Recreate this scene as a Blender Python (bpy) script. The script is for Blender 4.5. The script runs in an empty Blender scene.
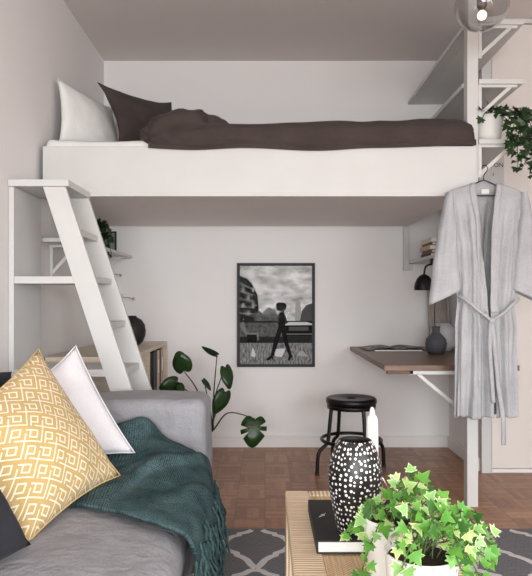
import bpy, math, random
from mathutils import Vector, Matrix, noise
random.seed(7)
SC = bpy.context.scene
COL = SC.collection
PI = math.pi
F = 614.0; CX = 265.0; CY = 300.0; CAMZ = 1.03

def at(px, py, Y):
    return Vector(((px-CX)*Y/F, Y, CAMZ-(py-CY)*Y/F))

# ---------------------------------------------------------------- materials
def lin(h):
    r = []
    for i in (0, 2, 4):
        c = int(h[i:i+2], 16)/255
        r.append(c/12.92 if c <= .04045 else ((c+.055)/1.055)**2.4)
    return (*r, 1)

class NT:
    def __init__(s, name):
        s.m = bpy.data.materials.new(name); s.m.use_nodes = True
        s.t = s.m.node_tree; s.n = s.t.nodes; s.b = s.n['Principled BSDF']
        s._c = None
    def add(s, typ, **kw):
        n = s.n.new(typ)
        for k, v in kw.items(): setattr(n, k, v)
        return n
    def link(s, a, b): s.t.links.new(a, b)
    def coord(s, out='Object'):
        if s._c is None: s._c = s.add('ShaderNodeTexCoord')
        return s._c.outputs[out]
    def math(s, op, a, b=None, c=None):
        n = s.add('ShaderNodeMath', operation=op)
        for i, v in enumerate((a, b, c)):
            if v is None: continue
            if isinstance(v, (int, float)): n.inputs[i].default_value = v
            else: s.link(v, n.inputs[i])
        return n.outputs[0]
    def mapping(s, src, scale=(1,1,1), rot=(0,0,0)):
        m = s.add('ShaderNodeMapping'); s.link(src, m.inputs[0])
        m.inputs['Scale'].default_value = scale; m.inputs['Rotation'].default_value = rot
        return m.outputs[0]
    def noise(s, src, scale, detail=3):
        n = s.add('ShaderNodeTexNoise'); n.inputs['Scale'].default_value = scale
        n.inputs['Detail'].default_value = detail
        s.link(src, n.inputs['Vector']); return n.outputs['Fac']
    def ramp(s, fac, stops, interp='LINEAR'):
        r = s.add('ShaderNodeValToRGB'); r.color_ramp.interpolation = interp
        e = r.color_ramp.elements
        while len(e) < len(stops): e.new(.5)
        for el, (p, c) in zip(e, stops):
            el.position = p; el.color = lin(c) if isinstance(c, str) else c
        s.link(fac, r.inputs[0]); return r.outputs[0]
    def mix(s, fac, a, b):
        n = s.add('ShaderNodeMix', data_type='RGBA')
        for i, v in ((0, fac), (6, a), (7, b)):
            if isinstance(v, (int, float)): n.inputs[i].default_value = v
            elif isinstance(v, str): n.inputs[i].default_value = lin(v)
            else: s.link(v, n.inputs[i])
        return n.outputs[2]
    def color(s, c):
        if isinstance(c, str): s.b.inputs['Base Color'].default_value = lin(c)
        else: s.link(c, s.b.inputs['Base Color'])
    def bump(s, h, strength=.3, dist=.002):
        n = s.add('ShaderNodeBump'); n.inputs['Strength'].default_value = strength
        n.inputs['Distance'].default_value = dist
        s.link(h, n.inputs['Height']); s.link(n.outputs[0], s.b.inputs['Normal'])
    def set(s, rough=.6, metal=0, sheen=0, spec=None):
        s.b.inputs['Roughness'].default_value = rough; s.b.inputs['Metallic'].default_value = metal
        if sheen: s.b.inputs['Sheen Weight'].default_value = sheen
        if spec is not None: s.b.inputs['Specular IOR Level'].default_value = spec
        return s.m

def plain(name, a, b=None, rough=.6, metal=0, scale=12, bump=.15, bdist=.001, sheen=0, spec=None):
    t = NT(name)
    nz = t.noise(t.coord(), scale)
    t.color(t.ramp(nz, [(.3, a), (.7, b or a)]))
    if spec is None and name.startswith('print'): spec = .1
    if bump: t.bump(t.noise(t.coord(), scale*9), bump, bdist)
    return t.set(rough, metal, sheen, spec)

def fabric(name, a, b, scale=260, big=7, strength=.5, dist=.0015):
    t = NT(name)
    c = t.coord()
    n1 = t.noise(c, big, 4); n2 = t.noise(c, scale, 2)
    f = t.math('ADD', t.math('MULTIPLY', n1, .45), t.math('MULTIPLY', n2, .55))
    t.color(t.ramp(f, [(.35, a), (.65, b)]))
    t.bump(t.math('ADD', n2, t.math('MULTIPLY', t.noise(c, big*3, 4), 6.)), strength, dist)
    return t.set(.95, 0, .03, .1)

def wood(name, a, b, scale=(2, 30, 30), rough=.45):
    t = NT(name)
    v = t.mapping(t.coord(), scale)
    n = t.noise(v, 3, 6)
    t.color(t.ramp(n, [(.3, a), (.7, b)]))
    t.bump(n, .12, .001)
    return t.set(rough)

M = {}
M['wall'] = plain('wall paint', 'E6E3E2', 'E8E5E4', .9, scale=2, bump=.08)
M['wallback'] = plain('back wall paint', 'E5E3E2', 'E7E5E4', .9, scale=2, bump=.08)
M['ceil'] = plain('ceiling paint', 'D8D1CE', 'DBD4D1', .95, scale=2, bump=.05)
M['white'] = plain('white lacquer', 'C8C8C6', 'CCCCCA', .5, scale=5, bump=.06)
M['trimwhite'] = plain('trim paint', 'E2E0DE', 'E6E4E2', .5, scale=5, bump=.06)
M['under'] = plain('underside board', 'EAE5E3', 'ECE7E5', .7, scale=5, bump=.05)
M['door'] = plain('door paint', 'D9D4CF', 'DBD6D1', .6, scale=3, bump=.05)
M['black'] = plain('black metal', '0E0E0E', '151514', .35, .4, bump=.05)
M['blackmatte'] = plain('black matte', '141414', '1C1C1C', .6, bump=.1)
M['chrome'] = plain('brushed steel', 'B8B4B0', 'C6C2BE', .25, 1, bump=0)
M['copper'] = plain('pale copper wire', 'CDBAAE', 'DCC9BD', .25, 1, bump=0)
M['brownlinen'] = fabric('brown linen', '403836', '4E4543', 300, 6, .6)
M['whitelinen'] = fabric('white linen', 'DCDDDB', 'E8E9E7', 300, 6, .4)
M['whitelinen2'] = fabric('white cotton', 'D8D7DA', 'E4E3E6', 300, 6, .4)
M['robe'] = fabric('pale grey linen', 'A3A4A7', 'B9BABD', 240, 9, .6)
M['robedark'] = fabric('grey linen lining', 'A4A4A8', 'B6B6BA', 240, 9, .5)
M['sofa'] = fabric('heather grey cover', '88888C', '9E9EA3', 320, 12, .7)
M['charcoal'] = fabric('charcoal cloth', '2E2F35', '3A3B42', 260, 6, .4)
M['pot'] = plain('white glazed clay', 'EEEEEC', 'F4F4F2', .3, scale=4, bump=.03)
t = NT('white glaze with green specks'); v = t.add('ShaderNodeTexVoronoi'); v.inputs['Scale'].default_value = 38; t.link(t.coord(), v.inputs['Vector'])
t.color(t.mix(t.math('LESS_THAN', v.outputs['Distance'], .17), 'F2F2F0', '86A689')); M['potspeck'] = t.set(.3)
M['potgrey'] = plain('pale matte clay', 'D5D6D2', 'DDDED9', .6, scale=4, bump=.05)
M['soil'] = plain('potting soil', '241A13', '3A2B20', .95, scale=60, bump=.8, bdist=.004)
M['greyceramic'] = plain('slate grey ceramic', '3E4148', '4C4F57', .55, scale=20, bump=.1)
M['paleceramic'] = plain('pale grey ceramic', 'A8A8AC', 'B8B8BB', .6, scale=20, bump=.1)
M['paper'] = plain('paper pages', 'E6E4DF', 'EFEDE8', .8, scale=60, bump=.1)
M['wax'] = plain('white wax', 'F2F0EC', 'F7F5F1', .45, scale=6, bump=.03)
M['walnut'] = wood('walnut board', '5E4534', '7F634E', (2, 26, 26), .4)
M['walnutdark'] = wood('dark rail wood', '4A3126', '62432F', (2, 26, 26), .5)
M['oak'] = wood('whitewashed oak', 'C9B8A4', 'DBCCBA', (3, 14, 30), .55)
M['weathered'] = wood('weathered plank', '8C827A', 'A89E95', (30, 30, 2), .8)
M['stem'] = plain('green stem', '3C4A22', '55652E', .6, bump=.1)
M['darkstem'] = plain('dark stem', '1B2413', '2A361C', .6, bump=.1)

# parquet: square blocks of strips, turned alternately
t = NT('parquet'); c = t.coord()
sp = t.add('ShaderNodeSeparateXYZ'); t.link(t.mapping(c, (1,1,1)), sp.inputs[0])
B = 1/.145
ux = t.math('MULTIPLY', sp.outputs[0], B); uy = t.math('MULTIPLY', sp.outputs[1], B)
par = t.math('MODULO', t.math('ADD', t.math('ADD', t.math('FLOOR', ux), t.math('FLOOR', uy)), 1000), 2)
par = t.math('GREATER_THAN', par, .5)
fx = t.math('FRACT', ux); fy = t.math('FRACT', uy)
w = t.math('ADD', t.math('MULTIPLY', par, fx), t.math('MULTIPLY', t.math('SUBTRACT', 1., par), fy))
strip = t.math('FLOOR', t.math('MULTIPLY', w, 5))
cmb = t.add('ShaderNodeCombineXYZ'); t.link(t.math('FLOOR', ux), cmb.inputs[0]); t.link(t.math('FLOOR', uy), cmb.inputs[1]); t.link(strip, cmb.inputs[2])
wn = t.add('ShaderNodeTexWhiteNoise'); t.link(cmb.outputs[0], wn.inputs[0])
cmb2 = t.add('ShaderNodeCombineXYZ'); t.link(t.math('FLOOR', ux), cmb2.inputs[0]); t.link(t.math('FLOOR', uy), cmb2.inputs[1])
wn2 = t.add('ShaderNodeTexWhiteNoise'); t.link(cmb2.outputs[0], wn2.inputs[0])
g = t.noise(t.mapping(c, (9, 9, 9)), 4, 5)
f = t.math('ADD', t.math('ADD', t.math('MULTIPLY', wn.outputs[0], .35), t.math('MULTIPLY', wn2.outputs[0], .15)), t.math('MULTIPLY', g, .6))
base = t.ramp(f, [(.2, '835840'), (.5, '996C50'), (.85, 'B58866')])
def edge(v, wd): return t.math('GREATER_THAN', t.math('ABSOLUTE', t.math('SUBTRACT', v, .5)), .5-wd)
gap = t.math('MAXIMUM', edge(fx, .012), edge(fy, .012))
gs = t.math('MULTIPLY', edge(t.math('FRACT', t.math('MULTIPLY', w, 5)), .025), .4)
gap = t.math('MAXIMUM', gap, gs)
t.color(t.mix(t.math('MULTIPLY', gap, .55), base, '3A271C'))
t.bump(gap, -.15, .001)
M['floor'] = t.set(.38)

# rattan weaves
def rattan(name, axis, a, b, per=.012, weave=False):
    t = NT(name); s = t.add('ShaderNodeSeparateXYZ'); t.link(t.coord(), s.inputs[0])
    s1 = t.math('SINE', t.math('MULTIPLY', s.outputs[axis], 2*PI/per))
    h = s1
    if weave:
        s2 = t.math('SINE', t.math('MULTIPLY', s.outputs[1-axis], 2*PI/per))
        h = t.math('MULTIPLY', s1, s2)
    sc = [5, 5, 5]; sc[axis] = 220
    n = t.noise(t.mapping(t.coord(), tuple(sc)), 1, 3)
    f = t.math('ADD', t.math('MULTIPLY', h, .24), n)
    t.color(t.ramp(f, [(.25, a), (.7, b)]))
    t.bump(h, .5, .002)
    return t.set(.6)
M['rattan_y'] = rattan('rattan wrap across', 1, 'B89A74', 'F3E2C8')
M['rattan_x'] = rattan('rattan wrap along', 0, 'B89A74', 'F3E2C8')
M['weave'] = rattan('woven cane', 0, 'A8865E', 'E2C8A0', .010, True)

# dots on the vase (uv in metres)
t = NT('black clay with white dots')
v = t.add('ShaderNodeTexVoronoi', voronoi_dimensions='2D'); v.inputs['Scale'].default_value = 80; v.inputs['Randomness'].default_value = .62
t.link(t.coord('UV'), v.inputs['Vector'])
sc_ = t.add('ShaderNodeSeparateColor'); t.link(v.outputs['Color'], sc_.inputs[0])
dots = t.math('LESS_THAN', v.outputs['Distance'], t.math('ADD', .17, t.math('MULTIPLY', sc_.outputs[0], .13)))
t.color(t.mix(dots, '121212', 'F3F1EC')); t.bump(dots, .4, .001)
M['dots'] = t.set(.4)

# yellow maze cushion
t = NT('ochre and white lattice weave')
s = t.add('ShaderNodeSeparateXYZ'); t.link(t.mapping(t.coord('UV'), (1,1,1), (0,0,math.radians(45))), s.inputs[0])
k = 1/.060
uu = t.math('MULTIPLY', s.outputs[0], k); vv = t.math('MULTIPLY', s.outputs[1], k)
fu = t.math('FRACT', t.math('ADD', uu, 100)); fv = t.math('FRACT', t.math('ADD', vv, 100))
iu = t.math('FLOOR', t.math('ADD', uu, 100)); iv = t.math('FLOOR', t.math('ADD', vv, 100))
par = t.math('MODULO', t.math('ADD', iu, iv), 2)
npar = t.math('SUBTRACT', 1., par)
a1 = t.math('ABSOLUTE', t.math('SUBTRACT', fu, .5)); b1 = t.math('ABSOLUTE', t.math('SUBTRACT', fv, .5))
d1 = t.math('MAXIMUM', a1, b1)
def band(x, lo, hi): return t.math('MULTIPLY', t.math('GREATER_THAN', x, lo), t.math('LESS_THAN', x, hi))
sq = band(d1, .17, .255)
# key lines between the squares: open on alternate sides, with a short link into the square
left = t.math('LESS_THAN', fu, .075); low = t.math('LESS_THAN', fv, .075)
gl = t.math('MAXIMUM', t.math('MULTIPLY', left, t.math('MAXIMUM', npar, t.math('LESS_THAN', fv, .5))), t.math('MULTIPLY', low, t.math('MAXIMUM', par, t.math('GREATER_THAN', fu, .5))))
link = t.math('MULTIPLY', t.math('MULTIPLY', par, band(fu, .0, .25)), band(fv, .67, .755))
link2 = t.math('MULTIPLY', t.math('MULTIPLY', npar, band(fv, .0, .25)), band(fu, .245, .33))
ln = t.math('MAXIMUM', t.math('MAXIMUM', sq, gl), t.math('MAXIMUM', link, link2))
nz = t.noise(t.coord('UV'), 300, 2)
t.color(t.mix(ln, t.ramp(nz, [(.3, 'BC9F66'), (.7, 'CFB47C')]), 'EFE6D2'))
t.bump(nz, .4, .001)
M['ochre'] = fabric('ochre piping', 'C7A763', 'D8BC7F')
M['maze'] = t.set(.95, 0, .1, .1)

# knitted throw
t = NT('teal knit')
u = t.coord('UV')
vo = t.add('ShaderNodeTexVoronoi', voronoi_dimensions='2D'); vo.inputs['Scale'].default_value = 150; vo.inputs['Randomness'].default_value = .35
t.link(u, vo.inputs['Vector'])
n1 = t.noise(t.coord(), 14, 3)
f = t.math('ADD', t.math('MULTIPLY', vo.outputs['Distance'], .6), t.math('MULTIPLY', n1, .5))
t.color(t.ramp(f, [(.2, '61777A'), (.62, '223639')])); t.bump(vo.outputs['Distance'], -.9, .004)
M['teal'] = t.set(.95, 0, 0, .05)
M['tealyarn'] = fabric('teal yarn', '2A3F42', '49605F', 200, 30, .5)

# ivy leaves: cream margin from the leaf's own uv (u = 0 centre, 1 margin)
def leafmat(name, inner, inner2, margin, m0=.72, rough=.4):
    t = NT(name); s = t.add('ShaderNodeSeparateXYZ'); t.link(t.coord('UV'), s.inputs[0])
    n = t.noise(t.coord(), 45, 3)
    g = t.mix(n, inner, inner2)
    e = t.math('ADD', s.outputs[0], t.math('MULTIPLY', t.math('SUBTRACT', n, .5), .55))
    t.color(t.mix(t.ramp(e, [(m0, '000000'), (m0+.12, 'FFFFFF')]), g, margin))
    m = t.set(rough, spec=.35)
    return m
M['ivy1'] = leafmat('ivy leaf bright', '4C8630', '6CA344', 'A9C576', .97)
M['ivy2'] = leafmat('ivy leaf mid', '3F7A2A', '5E9A3C', '9DB96F', .95)
M['ivy4'] = leafmat('ivy leaf deep', '2C5A22', '3F7030', '7E9C58', .95)
M['ivy5'] = leafmat('ivy leaf pale new', '9CC56A', 'BCD688', 'D9E3AE', .8)
M['ivy3'] = leafmat('ivy leaf variegated', '6FA653', '8FBB72', 'D3DDB0', .8)
M['dark1'] = leafmat('dark ivy leaf', '1C3318', '2F4A27', '3A5730', .95)
M['dark2'] = leafmat('darker ivy leaf', '16280F', '25401D', '2F4A27', .95)
M['monstera'] = leafmat('monstera leaf', '14280F', '26431F', '1F3A20', .95, .3)

# rug
def rugmat(name, a, b):
    t = NT(name); c = t.coord()
    n = t.noise(t.mapping(c, (400, 60, 1)), 1, 2)
    t.color(t.ramp(n, [(.3, a), (.7, b)])); t.bump(n, .5, .002)
    return t.set(1, spec=.05)
M['ruggrey'] = rugmat('grey flat weave', '636366', '808084')
M['rugwhite'] = rugmat('off white flat weave', 'C4C2C0', 'D8D6D3')

def glassmat(name, refl=.6, rough=.0, tint=(1,1,1,1)):
    m = bpy.data.materials.new(name); m.use_nodes = True; n = m.node_tree.nodes; l = m.node_tree.links
    n.remove(n['Principled BSDF']); o = n['Material Output']
    a = n.new('ShaderNodeBsdfTransparent'); a.inputs[0].default_value = tint
    g = n.new('ShaderNodeBsdfGlossy'); g.inputs['Roughness'].default_value = rough
    lw = n.new('ShaderNodeLayerWeight'); lw.inputs[0].default_value = .5 if name == 'clear glass' else .35
    mu = n.new('ShaderNodeMath'); mu.operation = 'MULTIPLY'; mu.inputs[1].default_value = refl
    l.new(lw.outputs['Fresnel'], mu.inputs[0])
    mx = n.new('ShaderNodeMixShader'); ge = n.new('ShaderNodeNewGeometry'); sb = n.new('ShaderNodeMath'); sb.operation = 'SUBTRACT'; sb.inputs[0].default_value = 1; l.new(ge.outputs['Backfacing'], sb.inputs[1]); m2 = n.new('ShaderNodeMath'); m2.operation = 'MULTIPLY'; l.new(mu.outputs[0], m2.inputs[0]); l.new(sb.outputs[0], m2.inputs[1]); l.new(m2.outputs[0], mx.inputs[0]); l.new(a.outputs[0], mx.inputs[1]); l.new(g.outputs[0], mx.inputs[2])
    l.new(mx.outputs[0], o.inputs[0]); return m
M['glass'] = glassmat('clear glass', .8)
t = NT('blown glass'); t.b.inputs['Transmission Weight'].default_value = 1; t.b.inputs['IOR'].default_value = 1.45; M['realglass'] = t.set(0)
M['pane'] = glassmat('picture glass', .02)
M['windowpane'] = glassmat('window glass', .3)
t = NT('glowing filament'); t.b.inputs['Emission Color'].default_value = (1, .8, .55, 1); t.b.inputs['Emission Strength'].default_value = 2
M['filament'] = t.set(.5)

GREYS = {}
def grey(h):
    if h not in GREYS: GREYS[h] = plain('print tone '+h, h, h, .6, scale=30, bump=0)
    return GREYS[h]

# ---------------------------------------------------------------- mesh helpers
def wloc(o):
    v = Vector((0,0,0))
    while o: v += o.location; o = o.parent
    return v

class MB:
    def __init__(s): s.v = []; s.f = []; s.m = []; s.uv = []; s.sm = []
    def _f(s, idx, mi=0, uv=None, smooth=True):
        s.f.append(idx); s.m.append(mi); s.uv.append(uv); s.sm.append(smooth)
    def box(s, x0, x1, y0, y1, z0, z1, mi=0):
        b = len(s.v)
        s.v += [Vector(p) for p in ((x0,y0,z0),(x1,y0,z0),(x1,y1,z0),(x0,y1,z0),(x0,y0,z1),(x1,y0,z1),(x1,y1,z1),(x0,y1,z1))]
        for q in ((0,3,2,1),(4,5,6,7),(0,1,5,4),(1,2,6,5),(2,3,7,6),(3,0,4,7)): s._f([b+i for i in q], mi, None, False)
        return s
    def prism(s, pts, d, mi=0):          # planar polygon pts pushed along d
        b = len(s.v); n = len(pts); d = Vector(d)
        s.v += [Vector(p) for p in pts] + [Vector(p)+d for p in pts]
        s._f(list(range(b, b+n))[::-1], mi, None, False); s._f(list(range(b+n, b+2*n)), mi, None, False)
        for i in range(n):
            j = (i+1) % n; s._f([b+i, b+j, b+n+j, b+n+i], mi, None, False)
        return s
    def poly(s, pts, mi=0):
        b = len(s.v); s.v += [Vector(p) for p in pts]; s._f(list(range(b, b+len(pts))), mi, None, False); return s
    def grid(s, fn, nu, nv, mi=0, closeu=False, uv=None):
        b = len(s.v); cols = nu if closeu else nu+1
        for j in range(nv+1):
            for i in range(cols): s.v.append(Vector(fn(i/nu, j/nv)))
        for j in range(nv):
            for i in range(nu):
                i2 = (i+1) % cols
                q = [b+j*cols+i, b+j*cols+i2, b+(j+1)*cols+i2, b+(j+1)*cols+i]
                w = None
                if uv: w = [uv(a, c) for a, c in ((i/nu, j/nv), ((i+1)/nu, j/nv), ((i+1)/nu, (j+1)/nv), (i/nu, (j+1)/nv))]
                s._f(q, mi, w)
        return s
    def lathe(s, prof, c, n=40, mi=0, uv=None):   # prof: list of (r, z) world z, c=(x,y)
        k = len(prof)-1
        def fn(u, v):
            i = int(round(v*k)); r, z = prof[i]; a = 2*PI*u
            return (c[0]+max(r, 1e-5)*math.cos(a), c[1]+max(r, 1e-5)*math.sin(a), z)
        return s.grid(fn, n, k, mi, True, uv)
    def tube(s, pts, r, n=8, mi=0, cap=True):
        pts = [Vector(p) for p in pts]; k = len(pts)
        rs = r if isinstance(r, (list, tuple)) else [r]*k
        b = len(s.v); up = None
        for i, p in enumerate(pts):
            d = (pts[min(i+1, k-1)]-pts[max(i-1, 0)]).normalized()
            if up is None:
                up = Vector((0,0,1)) if abs(d.z) < .9 else Vector((1,0,0))
            a = d.cross(up).normalized(); c = a.cross(d).normalized(); up = c
            for j in range(n):
                t = 2*PI*j/n; s.v.append(p+(a*math.cos(t)+c*math.sin(t))*rs[i])
        for i in range(k-1):
            for j in range(n):
                j2 = (j+1) % n; s._f([b+i*n+j, b+i*n+j2, b+(i+1)*n+j2, b+(i+1)*n+j], mi)
        if cap:
            s._f([b+j for j in range(n)][::-1], mi); s._f([b+(k-1)*n+j for j in range(n)], mi)
        return s
    def rbox(s, lo, hi, r, n=14, mi=0, noise_amp=0, freq=4, seed=0, shape=None):
        lo = Vector(lo); hi = Vector(hi); il = lo+Vector((r,)*3); ih = hi-Vector((r,)*3)
        for ax in range(3):
            for side in (0, 1):
                o = [0, 1, 2]; o.remove(ax)
                def fn(u, v, ax=ax, side=side, o=o):
                    p = Vector((0,0,0)); p[ax] = hi[ax] if side else lo[ax]
                    # denser sampling near edges
                    e = lambda t: .5-.5*math.cos(PI*t)
                    p[o[0]] = lo[o[0]]+(hi-lo)[o[0]]*e(u); p[o[1]] = lo[o[1]]+(hi-lo)[o[1]]*e(v)
                    q = Vector([min(max(p[i], il[i]), ih[i]) for i in range(3)])
                    d = p-q
                    if d.length > 1e-9: p = q+d.normalized()*r
                    if shape: p = shape(p)
                    if noise_amp: p = p+noise.noise_vector(p*freq+Vector((seed,)*3))*noise_amp
                    return p
                s.grid(fn, n, n, mi)
        return s
    def build(s, name, mats, parent=None, bevel=0, weld=False, sub=0, solid=0):
        me = bpy.data.meshes.new(name)
        off = wloc(parent) if parent else Vector((0,0,0))
        me.from_pydata([tuple(p-off) for p in s.v], [], s.f)
        if any(u for u in s.uv):
            l = me.uv_layers.new(name='UVMap'); i = 0
            for f, u in zip(s.f, s.uv):
                for k in range(len(f)):
                    if u: l.data[i].uv = u[k][:2]
                    i += 1
        me.polygons.foreach_set('material_index', s.m)
        me.polygons.foreach_set('use_smooth', s.sm)
        for m in (mats if isinstance(mats, (list, tuple)) else [mats]): me.materials.append(m)
        me.update()
        o = bpy.data.objects.new(name, me); COL.objects.link(o)
        if parent: o.parent = parent
        if weld:
            w = o.modifiers.new('weld', 'WELD'); w.merge_threshold = .0004
        if solid:
            q = o.modifiers.new('solid', 'SOLIDIFY'); q.thickness = solid; q.offset = 0
        if bevel:
            b = o.modifiers.new('bevel', 'BEVEL'); b.width = bevel; b.segments = 2; b.limit_method = 'ANGLE'
        if sub:
            q = o.modifiers.new('sub', 'SUBSURF'); q.levels = sub; q.render_levels = sub
        return o

def tag(o, label=None, cat=None, group=None, kind=None):
    if label: o['label'] = label
    if cat: o['category'] = cat
    if group: o['group'] = group
    if kind: o['kind'] = kind
    return o
def thing(name, loc, label, cat, group=None):
    o = bpy.data.objects.new(name, None); o.location = loc; o.empty_display_size = .05; COL.objects.link(o)
    return tag(o, label, cat, group)
def struct(o): o['kind'] = 'structure'; return o
def kids(o): return [c for c in bpy.data.objects if c.parent == o]
def dup(o, loc, label, rotz=0):
    r = o.copy(); COL.objects.link(r); r.location = loc; r.rotation_euler.z = rotz; r['label'] = label
    for ch in kids(o):
        c = ch.copy(); c.parent = r; COL.objects.link(c)
        for g in kids(ch):
            d = g.copy(); d.parent = c; COL.objects.link(d)
    return r
def bez(p0, p1, p2, n=10):
    p0, p1, p2 = Vector(p0), Vector(p1), Vector(p2)
    return [p0*(1-t)**2+p1*2*t*(1-t)+p2*t*t for t in [i/n for i in range(n+1)]]
def smooth_path(pts, n=6):
    P = [Vector(p) for p in pts]; out = []
    for i in range(len(P)-1):
        a = P[max(i-1, 0)]; b = P[i]; c = P[i+1]; d = P[min(i+2, len(P)-1)]
        for k in range(n):
            t = k/n
            out.append(.5*((2*b)+(c-a)*t+(2*a-5*b+4*c-d)*t*t+(3*b-a-3*c+d)*t**3))
    return out+[P[-1]]
def lerp_tab(tab, x):
    if x <= tab[0][0]: return tab[0][1]
    for (a, p), (b, q) in zip(tab, tab[1:]):
        if x <= b:
            t = (x-a)/(b-a); t = t*t*(3-2*t); return p+(q-p)*t
    return tab[-1][1]

# ---------------------------------------------------------------- setting
XL, XR, XN = -1.128, 2.6, 1.289
YB, YF, YD = 4.3, -3.0, 3.64
H = 2.705
struct(MB().box(XL-.1, XR+.1, YF-.1, YB+.1, -.1, 0).build('floor', M['floor']))
struct(MB().box(XL-.1, XR+.1, YF-.1, YB+.1, H, H+.1).build('ceiling', M['ceil']))
struct(MB().box(XL-.1, XL, YF-.1, YB+.1, 0, H).build('wall_left', M['wall']))
struct(MB().box(XL, XN, YB, YB+.1, 0, H).build('wall_back', M['wallback']))
struct(MB().box(XN, XN+.1, YD+.045, YB+.1, 0, H).build('wall_niche', M['wallback']))
SY0, SY1 = -1.9, .1  # opening for an added side window, out of view, to brighten the left wall
w = MB(); w.box(XR, XR+.1, YF-.1, SY0, 0, H); w.box(XR, XR+.1, SY1, YD, 0, H); w.box(XR, XR+.1, SY0, SY1, 0, .6); w.box(XR, XR+.1, SY0, SY1, 2.2, H); struct(w.build('wall_right', M['wall']))
w = MB(); w.box(XR+.02, XR+.08, SY0, SY1, .6, .645); w.box(XR+.02, XR+.08, SY0, SY1, 2.155, 2.2)
for y in (SY0, (SY0+SY1)/2-.022, SY1-.045): w.box(XR+.02, XR+.08, y, y+.045, .645, 2.155)
o = struct(w.build('window_3', M['white'], bevel=.003)); MB().box(XR+.048, XR+.052, SY0+.045, SY1-.045, .645, 2.155).build('window_pane', M['windowpane'], o)  # invented window, out of view, placed to light the left wall
w = MB(); w.box(XN+.1, XR+.1, YD+.045, YD+.1, 0, H); struct(w.build('wall_cupboard', M['door']))
# wall behind the camera with two windows
wins = [(-1.0, .5), (.9, 2.3)]; WZ0, WZ1 = .4, 1.95
w = MB(); xs = [XL]+[x for a in wins for x in a]+[XR]
for a, b in zip(xs[::2], xs[1::2]): w.box(a, b, YF-.1, YF, 0, H)
for a, b in wins: w.box(a, b, YF-.1, YF, 0, WZ0); w.box(a, b, YF-.1, YF, WZ1, H)
struct(w.build('wall_front', M['wall']))
for i, (a, b) in enumerate(wins):
    w = MB(); t_ = .045
    w.box(a, b, YF-.08, YF-.02, WZ0, WZ0+t_); w.box(a, b, YF-.08, YF-.02, WZ1-t_, WZ1)
    w.box(a, a+t_, YF-.08, YF-.02, WZ0+t_, WZ1-t_); w.box(b-t_, b, YF-.08, YF-.02, WZ0+t_, WZ1-t_)
    c = (a+b)/2; w.box(c-.025, c+.025, YF-.08, YF-.02, WZ0+t_, WZ1-t_)
    o = struct(w.build('window_%d' % (i+1), M['white'], bevel=.003))
    MB().box(a+t_, b-t_, YF-.052, YF-.048, WZ0+t_, WZ1-t_).build('window_pane', M['windowpane'], o)
# baseboards
w = MB(); w.box(XL, XN, YB-.014, YB, 0, .068); w.box(XL, XN, YB-.02, YB, .066, .08); struct(w.build('baseboard_back', M['trimwhite'], bevel=.003))
w = MB(); w.box(XN-.014, XN, YD+.05, YB-.021, 0, .068); w.box(XN-.02, XN, YD+.05, YB-.021, .066, .08); struct(w.build('baseboard_niche', M['trimwhite'], bevel=.003))
w = MB(); w.box(XL, XL+.014, YF, YB-.021, 0, .068); w.box(XL, XL+.02, YF, YB-.021, .066, .08); struct(w.build('baseboard_left', M['trimwhite'], bevel=.003))
# cupboard door on the right
w = MB(); w.box(XN-.0005, XN+.062, YD+.01, YD+.045, 0, H-.03); w.box(XN+.055, XN+.062, YD+.004, YD+.012, 0, H-.03)
struct(w.build('trim_1', M['white'], bevel=.002))
struct(MB().box(XN-.01, XR, YD+.005, YD+.045, H-.03, H-.001).build('trim_2', M['white'], bevel=.004))
struct(MB().box(XN+.062, XR, YD+.02, YD+.045, 0, .022).build('baseboard_cupboard', M['trimwhite'], bevel=.002))
w = MB(); w.box(XN+.064, XR, YD+.018, YD+.045, .026, H-.034); struct(w.build('door_1', M['door'], bevel=.002))

# ---------------------------------------------------------------- loft bed
BY = 3.05; BR_ = 1.0
bed = thing('loft_bed', (0, BY, 0), 'white high loft bed with flat front panel and tall square post', 'bed')
MB().box(XL+.03, 1.045, BY-.02, BY, 1.545, 1.79).build('front_panel', M['white'], bed, bevel=.003)
w = MB(); w.box(XL+.005, BR_, BY, YB-.003, 1.545, 1.57); w.build('bottom_board', M['under'], bed)
w = MB(); w.box(BR_-.025, BR_, BY+.0, YB-.003, 1.57, 1.78); w.build('side_rail', M['white'], bed)
MB().box(1.005, 1.06, BY+.001, BY+.056, 0, H).build('post', M['white'], bed, bevel=.003)
# bed bottom lists: thin rail seen along the lower front edge
MB().box(XL+.03, 1.004, BY-.024, BY-.018, 1.541, 1.556).build('edge_list', M['white'], bed, bevel=.002)

# mattress with rumpled sheet
def mshape(p):
    d = .012*noise.noise(p*5)+.008*noise.noise(p*14) if p.z > 1.8 else 0
    return p+Vector((0, 0, d))
mat_ = MB().rbox((XL+.03, BY+.005, 1.572), (BR_-.03, YB-.01, 1.835), .035, 36, shape=mshape).build('mattress', M['whitelinen'], weld=True)
tag(mat_, 'white sheeted mattress lying in the loft bed under the brown duvet', 'mattress')

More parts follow.
